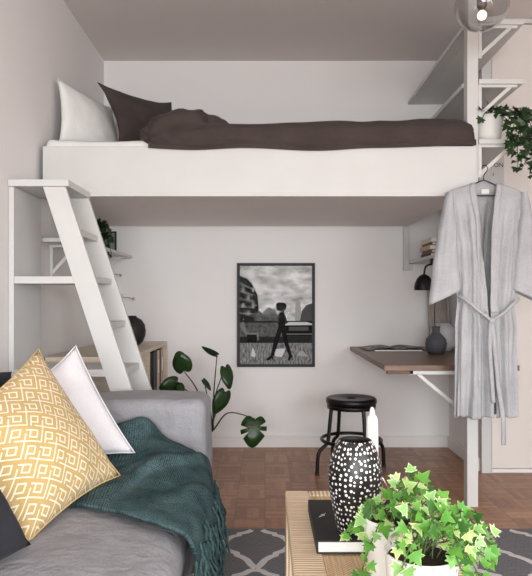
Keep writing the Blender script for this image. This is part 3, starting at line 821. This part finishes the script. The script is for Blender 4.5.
ivy(st, [M['dark1'], M['dark2']], pv, .042, 34, M['darkstem'], .5, .0018, .25)

# poster on the cupboard beside the post
po = thing('poster', (1.37, YD+.015, 1.6), 'pale grey poster with small black letters behind the coat hanger', 'poster')
pY = YD+.006
p0 = at(479, 187, pY); p1 = at(504, 146, pY)
MB().box(p0.x, p1.x, pY, YD+.0178, CAMZ-(205-CY)*pY/F, p1.z+.02).build('sheet', plain('poster paper', 'BDBDBC', 'C3C3C2', .8, scale=30, bump=.05), po)
def text(body, loc, size, parent, name='lettering', mat=None):
    cu = bpy.data.curves.new(name, 'FONT'); cu.body = body; cu.size = size; cu.extrude = .0003
    ob = bpy.data.objects.new(name, cu); COL.objects.link(ob)
    dg = bpy.context.evaluated_depsgraph_get(); dg.update()
    me = bpy.data.meshes.new_from_object(ob.evaluated_get(dg)); bpy.data.objects.remove(ob)
    me.materials.clear(); me.materials.append(mat or M['blackmatte'])
    o2 = bpy.data.objects.new(name, me); COL.objects.link(o2); o2.parent = parent
    o2.rotation_euler = (PI/2, 0, 0); o2.location = Vector(loc)-wloc(parent)
    return o2
text('ON', at(493.8, 167, pY-.001), .036, po, 'word'); text('8', at(491.5, 176, pY-.001), .028, po, 'numeral'); text('...', at(492, 184, pY-.001), .03, po, 'dots')
w = MB()
for k in range(6):
    z = at(0, 152+k*2.3, pY).z; xa = at(480, 0, pY).x; x = xa
    while x < xa+.07-k*.008:
        L = random.uniform(.006, .016); w.box(x, x+L, pY-.0008, pY-.0002, z, z+.0035); x += L+.004
w.build('text_lines', grey('707070'), po)

# ---------------------------------------------------------------- hanger and robe
RY = 2.95
hk = at(484.5, 167, RY)
XC = (485.5-CX)*RY/F
def rz(py): return CAMZ-(py-CY)*RY/F
hg = thing('coat_hanger', (XC, RY, rz(178)), 'black wire coat hanger hooked on the shelf bracket, holding the robe', 'hanger')
hx = XC-.005; top = rz(165.5)
pts = [(hx-.012, RY, top-.014), (hx-.008, RY, top-.003), (hx+.004, RY, top+.001), (hx+.014, RY, top-.010), (hx+.012, RY, top-.026), (hx, RY, top-.042), (hx-.004, RY, top-.058), (hx-.004, RY, rz(180))]
MB().tube(smooth_path(pts, 5), .0022, 8).build('hook', M['blackmatte'], hg)
s0 = Vector((hx-.004, RY, rz(180)))
w = MB(); w.tube(smooth_path([s0, s0+Vector((-.03, 0, -.012)), s0+Vector((-.10, 0, -.045)), s0+Vector((-.15, 0, -.075))], 5), .003, 8)
w.tube(smooth_path([s0, s0+Vector((.03, 0, -.012)), s0+Vector((.10, 0, -.045)), s0+Vector((.15, 0, -.075))], 5), .003, 8)
w.build('shoulder_wire', M['blackmatte'], hg)
MB().tube([s0+Vector((-.15, 0, -.075)), s0+Vector((.15, 0, -.075))], .0026, 8).build('trouser_bar', M['blackmatte'], hg)

robe = thing('robe', (XC, RY, rz(420)), 'pale grey linen robe with tied belt hanging from the black coat hanger', 'robe')
ZT, ZH, ZB = rz(184), rz(416), rz(303)
hw = [(ZH, .146), (rz(380), .143), (rz(330), .140), (ZB, .134), (rz(280), .136), (rz(250), .148), (rz(220), .172), (rz(203), .188), (rz(195), .186), (rz(190), .16), (rz(186), .10), (ZT, .070)]
dp = [(ZH, .060), (rz(330), .052), (ZB, .040), (rz(270), .045), (rz(220), .055), (rz(200), .048), (rz(190), .032), (ZT, .030)]
xl = [(ZH, .012), (rz(330), .004), (ZB, -.006), (rz(232), -.034), (rz(190), -.060), (ZT, -.054)]
xr = [(ZH, .030), (rz(330), .008), (ZB, .006), (rz(232), .005), (rz(205), .022), (rz(188), .040), (ZT, .046)]
def fold(th, z):
    below = max(0, min(1, (ZB-z)/.1)); above = max(0, min(1, (z-ZB)/.1)); near = math.exp(-((z-ZB)/.12)**2)
    q = noise.noise(Vector((th*2.2, z*1.2, 3.1)))
    a = .16*math.sin(11*th+2.6*q+.5*math.sin(z*5))+.11*math.sin(21*th+4*q+1.3)+.05*noise.noise(Vector((th*9, z*14, 2)))
    amp = .95*below+.75*above*max(0, min(1, (rz(192)-z)/.15))+.6*near
    return a*amp
def robe_pt(th, z, off=0):
    a = lerp_tab(hw, z); b = lerp_tab(dp, z); f_ = 1+fold(th, z)*1.25
    if math.cos(th) > 0: b *= 1.0
    x = a*math.sin(th)*(1+fold(th, z)*.25); y = -b*math.cos(th)*f_-.012*fold(th, z)*math.copysign(1, math.cos(th))*2
    n = Vector((math.sin(th)*.5, -math.cos(th), 0)).normalized()
    return Vector((XC+x, RY+y, z))+n*off
def ths(z):
    a = lerp_tab(hw, z)
    r_ = math.asin(max(-1, min(1, lerp_tab(xr, z)/a))); l_ = math.asin(max(-1, min(1, lerp_tab(xl, z)/a)))
    return r_, 2*PI+l_
def body(u, v):
    z = ZT+(ZH-ZT)*v
    if v > .93: z += .006*math.sin(u*40)*(v-.93)/.07
    r_, l_ = ths(z); return robe_pt(r_+(l_-r_)*u, z)
MB().grid(body, 150, 110).build('body', M['robe'], robe, solid=.002)
# collar band following both front edges and round the neck
w = MB()
def bandf(side):
    def fn(u, v):
        z = rz(313)+(ZT-rz(313))*v
        r_, l_ = ths(z); a = lerp_tab(hw, z); wd = .030/max(a, .05)
        th = r_+wd*u if side > 0 else l_-wd*u
        p = robe_pt(th, z, .004)
        return p
    return fn
w.grid(bandf(1), 4, 40); w.grid(bandf(-1), 4, 40)
def neck(u, v):
    r_, l_ = ths(ZT); p = robe_pt(r_+(l_-r_)*u, ZT, .003); return p+Vector((0, 0, .016*math.sin(PI*u)*v-.004))
w.grid(neck, 30, 3)
w.build('collar', M['robe'], robe, solid=.003)
w = MB(); c0 = at(485, 191.5, RY+.026); w.box(c0.x-.018, c0.x+.018, RY+.022, RY+.0235, c0.z-.012, c0.z+.010); w.build('neck_label', M['paper'], robe)
# sleeves
def sleeve(sgn):
    w = MB()
    cl = [(0, (449, 194)), (.3, (447, 225)), (.65, (445.5, 262)), (1, (444.5, 297.5))]
    def fn(u, v):
        v2 = v
        px = lerp_tab([(k, p[0]) for k, p in cl], v2); py = 193+(297.5-193)*v2
        half = lerp_tab([(0, 3.), (.12, 5.), (.4, 9.5), (.75, 13.5), (1, 15.8)], v2)*RY/F
        dep = lerp_tab([(0, .03), (.3, .045), (1, .032)], v2)
        th = 2*PI*u; q = noise.noise(Vector((th, v*2.5, sgn*4)))
        rip = 1+.09*math.sin(7*th+3*q)*min(1, v*2)
        dx = math.cos(th)*half
        x = XC-sgn*(486-px)*RY/F*1.0+dx
        z = rz(py)-(-dx*sgn)*(-.24 if False else .0)
        z += (dx*sgn)*.48*v2         # slanted hem: outer end lower
        return (x, RY-.012+math.sin(th)*dep*rip, z)
    w.grid(fn, 44, 36, closeu=True)
    w.build('sleeve', M['robe'], robe, solid=.002)
sleeve(1); sleeve(-1)
# belt: two strands to a knot, then a hanging tail
def ribbon(pts, wd, name, par):
    P = smooth_path(pts, 10); w = MB()
    w2 = wd/2
    def fn(u, v):
        i = min(int(v*(len(P)-1)+.0001), len(P)-1); d = (P[min(i+1, len(P)-1)]-P[max(i-1, 0)]).normalized()
        s = d.cross(Vector((0, -1, 0))).normalized(); k = (u-.5)*2
        return P[i]+s*k*w2+Vector((0, -.004*(1-k*k), 0))
    w.grid(fn, 4, len(P)-1); return w.build(name, M['robe'], par, solid=.004)
def rp(px, py, off=.052): return Vector(((px-CX)*RY/F, RY-off, rz(py)))
knot = rp(486, 320, .075)
ribbon([rp(457, 296, .02), rp(463, 301, .062), rp(474, 311, .078), knot], .013, 'belt', robe)
ribbon([knot, rp(497, 313, .078), rp(509, 303, .062), rp(517, 298, .02)], .013, 'belt', robe)
w = MB(); w.rbox((knot.x-.014, knot.y-.012, knot.z-.014), (knot.x+.014, knot.y+.012, knot.z+.012), .009, 6); w.build('belt_knot', M['robe'], robe)
ribbon([knot+Vector((.003, .002, -.01)), rp(489, 350, .079), rp(492, 385, .084), rp(496, 415, .086), rp(497, 441, .08)], .021, 'belt_tail', robe)
ribbon([knot+Vector((-.004, .002, -.01)), rp(484, 345, .077), rp(485, 370, .082), rp(487, 400, .084)], .019, 'belt_tail', robe)
for px in (458, 516): MB().tube([rp(px, 291, .012), rp(px, 296, .018), rp(px, 303, .012)], .0015, 6).build('belt_loop', M['robe'], robe)

# ---------------------------------------------------------------- pendant globe
G = at(482, 4, 2.6); R_ = .112
pd = thing('pendant_lamp', (G.x, G.y, H), 'clear glass globe pendant lamp with black socket at the top right', 'lamp')
w = MB(); N = 30
w.lathe([(R_*math.sin(PI*i/N), G.z-R_*math.cos(PI*i/N)) for i in range(0, N-2)]+[((R_-.0022)*math.sin(PI*i/N), G.z-(R_-.0022)*math.cos(PI*i/N)) for i in range(N-3, -1, -1)]+[(1e-4, G.z-R_)], (G.x, G.y), 48); w.build('globe', M['realglass'], pd)
sz = G.z-.018
MB().lathe([(0, sz), (.016, sz), (.021, sz+.01), (.0215, sz+.06), (.017, sz+.075), (.006, sz+.08), (0, sz+.08)], (G.x-.0, G.y), 28).build('socket', M['black'], pd)
MB().lathe([(.0, G.z+R_-.012), (.028, G.z+R_-.012), (.03, G.z+R_+.012), (.012, G.z+R_+.03), (0, G.z+R_+.03)], (G.x, G.y), 28).build('globe_cap', M['black'], pd)
MB().tube([(G.x, G.y, sz+.07), (G.x, G.y, H-.02)], .0028, 8).build('cord', M['blackmatte'], pd)
MB().lathe([(0, H-.035), (.03, H-.033), (.05, H-.002), (0, H-.001)], (G.x, G.y), 28).build('ceiling_cup', M['blackmatte'], pd)
MB().lathe([(.010, sz), (.014, sz-.010), (.023, sz-.024), (.026, sz-.036), (.022, sz-.049), (.01, sz-.057), (0, sz-.058)], (G.x, G.y), 28).build('bulb', M['glass'], pd)
w = MB(); zg = [(math.cos(a)*.007*(1 if i % 2 else .6), math.sin(a)*.007, sz-(.008 if i % 2 else .02)) for i, a in enumerate([2*PI*k/12 for k in range(13)])]
w.tube([(G.x+a, G.y+b, c) for a, b, c in zg], .0009, 5); w.build('filament', M['filament'], pd)

# ---------------------------------------------------------------- sofa
sf = thing('sofa', (-.65, 1.4, 0), 'grey fabric sofa along the left wall with a broad low arm', 'sofa')
SXF = -.225
def seat_shape(p):
    d = Vector((0, 0, 0))
    if p.z > .3:
        t = (p.x-SXF)/.7
        d.z += .022*math.sin(PI*min(1, max(0, -t)))
        d.z += .004*math.sin(p.y*26+6*noise.noise(p*3))*max(0, min(1, (p.x+.75)*3))
        d.x += .02*max(0, min(1, (1.9-p.y)/.5))
    return p+d
MB().rbox((-1.0, .2, .10), (SXF-.02, 2.36, .30), .03, 20, noise_amp=.004).build('base', M['sofa'], sf, weld=True)
MB().rbox((-.92, .25, .285), (SXF, 2.352, .42), .055, 48, shape=seat_shape, noise_amp=.006, freq=5).build('seat_cushion', M['sofa'], sf, weld=True)
MB().rbox((-1.09, 2.36, .10), (-.226, 2.63, .645), .045, 40, noise_amp=.008, freq=4, seed=3).build('armrest', M['sofa'], sf, weld=True)
MB().rbox((-1.09, .1, .10), (-.90, 2.40, .70), .05, 34, noise_amp=.006, freq=4, seed=9).build('backrest', M['sofa'], sf, weld=True)
for x in (-1.0, -.32):
    for y in (.35, 2.5): MB().box(x-.025, x+.025, y-.025, y+.025, 0, .105).build('foot', M['walnutdark'], sf)

# cushions
cushion('cushion', (-.578, 1.50, .440), (-.455, 1.93, .478), (-.757, 2.05, .866), (-.80, 1.47, .70), .17, M['maze'],
        'ochre yellow cushion with white square maze pattern, biggest on the sofa', 'cushion', sag=.045, seed=2, size=.52, power=.55, seam=M['ochre'], wr=.005)
cushion('cushion', (-.76, 2.03, .475), (-.452, 2.13, .50), (-.700, 2.27, .862), (-.86, 2.09, .70), .11, M['whitelinen2'],
        'plain white cushion behind the yellow patterned cushion', 'cushion', sag=.04, seed=5, power=.5, seam=M['whitelinen2'])
cushion('cushion', (-.62, 1.02, .46), (-.553, 1.452, .452), (-.70, 1.43, .72), (-.78, 1.0, .80), .14, M['charcoal'],
        'charcoal cushion at the left edge in front of the yellow cushion', 'cushion', sag=.04, seed=11, power=.5)
cushion('cushion', (-1.09, 1.95, .71), (-.925, 2.25, .71), (-.935, 2.27, .765), (-1.09, 1.97, .79), .11, M['charcoal'],
        'dark cushion lying on the sofa back beyond the yellow cushion', 'cushion', sag=.02, seed=13)

# throw
CT = [[(-.60, 2.318, .54), (-.62, 2.05, .455), (-.60, 1.92, .452), (-.565, 1.74, .450)],
      [(-.47, 2.318, .565), (-.44, 2.12, .485), (-.43, 1.90, .465), (-.42, 1.655, .456)],
      [(-.37, 2.31, .50), (-.35, 2.10, .50), (-.35, 1.85, .475), (-.34, 1.60, .455)],
      [(-.29, 2.30, .46), (-.25, 2.10, .475), (-.255, 1.82, .465), (-.27, 1.555, .45)],
      [(-.225, 2.28, .42), (-.19, 2.08, .425), (-.185, 1.82, .43), (-.21, 1.54, .432)],
      [(-.195, 2.24, .34), (-.165, 2.02, .33), (-.155, 1.80, .33), (-.175, 1.55, .36)]]
def cr(P, t):
    n = len(P)-1; k = min(int(t*n), n-1); t = t*n-k
    a, b, c, d = P[max(k-1, 0)], P[k], P[k+1], P[min(k+2, n)]
    return .5*((2*b)+(c-a)*t+(2*a-5*b+4*c-d)*t*t+(3*b-a-3*c+d)*t**3)
CTV = [[Vector(p) for p in r] for r in CT]
def throw_pt(u, v):
    p = cr([cr(r, v) for r in CTV], u)
    f1 = math.sin((u*1.1+v*.9)*9+3*noise.noise(Vector((u*2, v*2, 1))))
    m = min(1, u*4, )*min(1, (1-v)*3+.15)
    dz = .020*max(0, f1)**1.5*m+.014*noise.noise(Vector((u*4, v*5, 7)))+.005*noise.noise(Vector((u*11, v*13, 2)))
    n = Vector((.45*u*u, -.25, 1)).normalized()
    return p+n*(dz+.010)
th_ = thing('throw_blanket', (-.35, 1.95, .45), 'dark teal knitted throw blanket with fringe draped over the sofa seat', 'blanket')
MB().grid(throw_pt, 80, 80, uv=lambda u, v: (u*.6, v*.75)).build('knit', M['teal'], th_, solid=.010)
w = MB()
def strand(p, L, out):
    q = [p]; n = 6; sw = random.uniform(-.03, .03); 
    for k in range(1, n+1):
        t = k/n; q.append(p+Vector((out*math.sin(t*1.4)+.004*math.sin(t*9+sw*99), sw*t+.004*math.cos(t*8+sw*60), -L*t)))
    w.tube(q, [.0042]*n+[.003], 5)
for i in range(120):
    v = .02+.97*i/119+random.uniform(-.01, .01); v = min(max(v, 0), 1)
    strand(throw_pt(1, v)+Vector((random.uniform(-.006, .008), 0, random.uniform(-.01, .02))), random.uniform(.13, .22), random.uniform(-.012, .008))
for i in range(60):      # second tier, lying on the knit above the hem
    v = .2+.75*random.random(); u = .86+random.random()*.12
    strand(throw_pt(u, v)+Vector((.010, -.004, .006)), random.uniform(.08, .13), random.uniform(.012, .03))
o = w.build('fringe', M['tealyarn'], th_); o['kind'] = 'stuff'

# ---------------------------------------------------------------- rug with trellis bands
w = MB(); RX0, RX1, RY0, RY1 = -.28, 1.75, .2, 2.745
w.box(RX0, RX1, RY0, RY1, .0005, .008)
half = [(0, .200), (.022, .192), (.040, .168), (.060, .156), (.074, .152), (.076, .132), (.100, .120), (.122, .085), (.131, .045), (.128, .012), (.118, -.02), (.1, -.04), (.078, -.055), (.074, -.078), (.056, -.092), (.035, -.12), (.018, -.165), (0, -.2)]
def band_strip(pts, wd, z):
    n = len(pts); L = []; Rr = []
    for i in range(n):
        a = Vector(pts[max(i-1, 0)]); b = Vector(pts[min(i+1, n-1)]); d = (b-a); d.normalize(); nn_ = Vector((-d.y, d.x))
        p = Vector(pts[i]); L.append(p+nn_*wd/2); Rr.append(p-nn_*wd/2)
    for i in range(n-1):
        q = [L[i], Rr[i], Rr[i+1], L[i+1]]
        if all(RX0 < p.x < RX1 and RY0 < p.y < RY1 for p in q): w.poly([(p.x, p.y, z) for p in q], 1)
zi = 0
PX, PY_ = .275, .41
for i in range(-2, 9):
    for j in range(-1, 8):
        for sx in (-1, 1):
            zi += 1
            cx_ = -.035+i*PX; cy_ = 2.535-j*PY_
            if i % 2: cx_ += 0; cy_ += 0
            band_strip([(cx_+sx*x*1.03, cy_+y*1.0) for x, y in half], .029, .0083+.0001*(zi % 7))
o = w.build('rug', [M['ruggrey'], M['rugwhite']])
tag(o, 'grey flatweave rug with white trellis pattern under the coffee table', 'rug')

# ---------------------------------------------------------------- coffee table
TX0, TX1, TY0, TY1, TZ = .064, .47, .86, 1.968, .42
tb = thing('coffee_table', (.27, 1.4, .0085), 'pale rattan wrapped coffee table with woven cane top', 'table')
bw = .075
for x in (TX0, TX1-bw): MB().box(x, x+bw, TY0, TY1, TZ-.04, TZ).build('side_rail', M['rattan_y'], tb, bevel=.006)
for y in (TY0, TY1-.05): MB().box(TX0+bw, TX1-bw, y, y+.05, TZ-.04, TZ).build('end_rail', M['rattan_x'], tb, bevel=.006)
MB().box(TX0+bw, TX1-bw, TY0+.05, TY1-.05, TZ-.02, TZ-.003).build('woven_top', M['weave'], tb)
for x in (TX0, TX1-.045):
    for y in (TY0, TY1-.045): MB().box(x, x+.045, y, y+.045, .0092, TZ-.0402).build('leg', M['rattan_x'], tb, bevel=.005)

# big black book
bk = thing('book', (.25, 1.62, TZ), 'large black book lying on the rattan coffee table under the dotted vase', 'book')
x0, x1, ya, yb_, zb = .124, .372, 1.472, 1.775, TZ
w = MB(); w.box(x0, x1, ya, yb_, zb+.0005, zb+.004); w.box(x0, x1, ya, yb_, zb+.029, zb+.033); w.box(x0, x0+.004, ya, yb_, zb+.004, zb+.029); w.build('cover', M['blackmatte'], bk, bevel=.001)
MB().box(x0+.004, x1-.006, ya+.005, yb_-.005, zb+.004, zb+.029).build('pages', M['paper'], bk)
w = MB(); c = at(322.5, 520, 1.645); 
w.tube([(c.x-.010, 1.632, zb+.0333), (c.x-.003, 1.64, zb+.0333), (c.x+.002, 1.648, zb+.0333), (c.x+.010, 1.662, zb+.0333)], .0011, 5); w.tube([(c.x-.004, 1.652, zb+.0333), (c.x+.006, 1.650, zb+.0333), (c.x+.004, 1.640, zb+.0333)], .001, 5)
w.build('emblem', grey('C8C8C8'), bk)
# dotted vase
VX, VY, VZ = .227, 1.548, zb+.0335
raw = [(0, 0), (.038, 0), (.046, .006), (.056, .05), (.0655, .10), (.068, .128), (.065, .160), (.056, .195), (.046, .217), (.042, .224), (.038, .224), (.036, .215), (.050, .17), (.052, .10), (.03, .02), (0, .015)]
P_ = smooth_path([(r, 0, z) for r, z in raw], 4); prof = [(max(p.x, 0), VZ+p.z) for p in P_]
k = len(prof)-1
body_n = int(k*.64)
vs = thing('vase', (VX, VY, VZ), 'tall black vase covered in white dots on the black book', 'vase')
MB().lathe(prof[:body_n+1], (VX, VY), 56, uv=lambda u, v: (u*.40, prof[min(int(round(v*body_n)), body_n)][1])).build('body', M['dots'], vs)
MB().lathe(prof[body_n:], (VX, VY), 56).build('rim', M['blackmatte'], vs)
# candle and wire holder
KX, KY = .325, 1.862
ch = thing('candle_holder', (KX, KY, TZ), 'pale copper geometric wire candle holder behind the dotted vase', 'candle holder')
w = MB(); zt_ = .51; base = [Vector((KX+.07*math.cos(a), KY+.07*math.sin(a), TZ+.003)) for a in [2*PI*k/5+.25 for k in range(5)]]; topr = [Vector((KX+.022*math.cos(a), KY+.022*math.sin(a), zt_)) for a in [2*PI*k/5+.25 for k in range(5)]]
for i in range(5):
    w.tube([base[i], base[(i+1) % 5]], .0022, 6); w.tube([topr[i], topr[(i+1) % 5]], .0022, 6); w.tube([base[i], topr[i]], .0022, 6)
w.build('wire_frame', M['copper'], ch)
MB().lathe([(0, zt_-.004), (.024, zt_-.004), (.026, zt_+.002), (.022, zt_+.002), (0, zt_)], (KX, KY), 24).build('cup', M['copper'], ch)
cd = thing('candle', (KX, KY, zt_+.0025), 'white tapered candle standing behind the dotted vase', 'candle')
MB().lathe([(0, zt_+.0025), (.0195, zt_+.0025), (.0185, .60), (.0175, .66), (.015, .675), (.009, .682), (.006, .70), (.003, .705), (0, .706)], (KX, KY), 24).build('wax', M['wax'], cd)
MB().tube([(KX, KY, .703), (KX+.001, KY, .716)], .0009, 5).build('wick', M['blackmatte'], cd)

# ivy pots on the table
def pot(cx_, cy_, r, z0, z1, par, pm='pot'):
    MB().lathe([(0, z0), (r*.80, z0), (r*.86, z0+.006), (r*.97, z1-.03), (r, z1-.004), (r*1.02, z1), (r*.97, z1+.001), (r*.93, z1-.012), (0, z1-.014)], (cx_, cy_), 44).build('pot', M[pm], par)
    MB().lathe([(0, z1-.006), (r*.5, z1-.008), (r*.92, z1-.0115)], (cx_, cy_), 24).build('soil', M['soil'], par)
pa = thing('potted_ivy', (.292, 1.37, TZ), 'bushy variegated ivy in a plain white pot next to the dotted vase', 'plant')
pot(.288, 1.372, .070, TZ, .548, pa)
pb = thing('potted_ivy', (.30, 1.17, TZ), 'green ivy in the speckled white pot at the front of the coffee table', 'plant')
pot(.302, 1.185, .070, TZ, .545, pb, 'potspeck')
def stems_to(center, targets, lift=.05):
    st = []
    for px, py, Y in targets:
        e = at(px, py, Y); b = Vector(center)+Vector((random.uniform(-.03, .03), random.uniform(-.03, .03), 0)); m = b.lerp(e, .5)+Vector((0, 0, lift*random.uniform(.5, 1.3)))
        if e.z < b.z: m.z = max(m.z, b.z+.03)
        st.append([b, m, e])
    return st
ivy(stems_to((.288, 1.372, .54), [(354, 530, 1.40), (347, 538, 1.36), (358, 528, 1.36), (398, 500, 1.36), (408, 488, 1.38), (414, 476, 1.40), (418, 484, 1.38), (405, 515, 1.30), (426, 490, 1.42), (360, 575, 1.26), (425, 505, 1.36), (412, 500, 1.36), (395, 530, 1.27)], .04),
    [M['ivy1'], M['ivy2'], M['ivy3'], M['ivy4'], M['ivy5']], pa, .028, 66, M['stem'], .6, .0014, .25)
ivy(stems_to((.302, 1.185, .54), [(440, 502, 1.25), (430, 515, 1.22), (452, 505, 1.28), (456, 520, 1.24), (468, 522, 1.26), (478, 528, 1.25), (470, 540, 1.2), (484, 545, 1.22), (492, 545, 1.25), (490, 562, 1.2), (478, 566, 1.15), (466, 556, 1.12), (462, 572, 1.08), (445, 530, 1.16), (420, 530, 1.16), (410, 533, 1.14), (398, 545, 1.12), (402, 568, 1.09), (430, 502, 1.25), (420, 508, 1.24), (492, 535, 1.25), (450, 548, 1.1), (482, 580, 1.12), (437, 522, 1.2)], .05),
    [M['ivy1'], M['ivy2'], M['ivy3'], M['ivy4'], M['ivy5']], pb, .028, 54, M['stem'], .6, .0014, .25)

# ---------------------------------------------------------------- light, world, camera
wd = bpy.data.worlds.new('World'); SC.world = wd; wd.use_nodes = True
bg = wd.node_tree.nodes['Background']; bg.inputs[0].default_value = (.85, .92, 1, 1); bg.inputs[1].default_value = 1.2
def area(name, loc, size, sy, rot, power, col):
    l = bpy.data.lights.new(name, 'AREA'); l.shape = 'RECTANGLE'; l.size = size; l.size_y = sy; l.energy = power; l.color = col
    o = bpy.data.objects.new(name, l); o.location = loc; o.rotation_euler = rot; COL.objects.link(o); return o
for i, (a, b) in enumerate(wins):
    area('window_and_fill_light', ((a+b)/2, YF+.56, (WZ0+WZ1)/2), b-a-.1, WZ1-WZ0-.1, (PI/2-.72, 0, 0), (215, 115)[i], (.955, .985, 1))
area('window_and_fill_light', (XR-.56, (SY0+SY1)/2, 1.4), 1.9, 1.45, (PI/2-.72, 0, PI/2), 122, (.955, .985, 1))  # added fill lamp at the invented side window, for the left wall
bl = bpy.data.lights.new('bulb_light', 'POINT'); bl.energy = .06; bl.color = (1, .8, .6); bl.shadow_soft_size = .02
o = bpy.data.objects.new('bulb_light', bl); o.location = (G.x, G.y, sz-.03); COL.objects.link(o)

cam = bpy.data.cameras.new('camera'); co = bpy.data.objects.new('camera', cam); COL.objects.link(co)
co.location = (0, 0, CAMZ); co.rotation_euler = (PI/2, 0, 0)
cam.sensor_fit = 'HORIZONTAL'; cam.sensor_width = 36; cam.lens = 36*F/532
cam.shift_x = (266-CX)/532; cam.shift_y = (CY-288)/532
cam.clip_start = .02
SC.camera = co
vs_ = SC.view_settings
vs_.view_transform = 'Standard'; vs_.look = 'None'; vs_.gamma = 1; vs_.use_curve_mapping = False; vs_.exposure = -.57
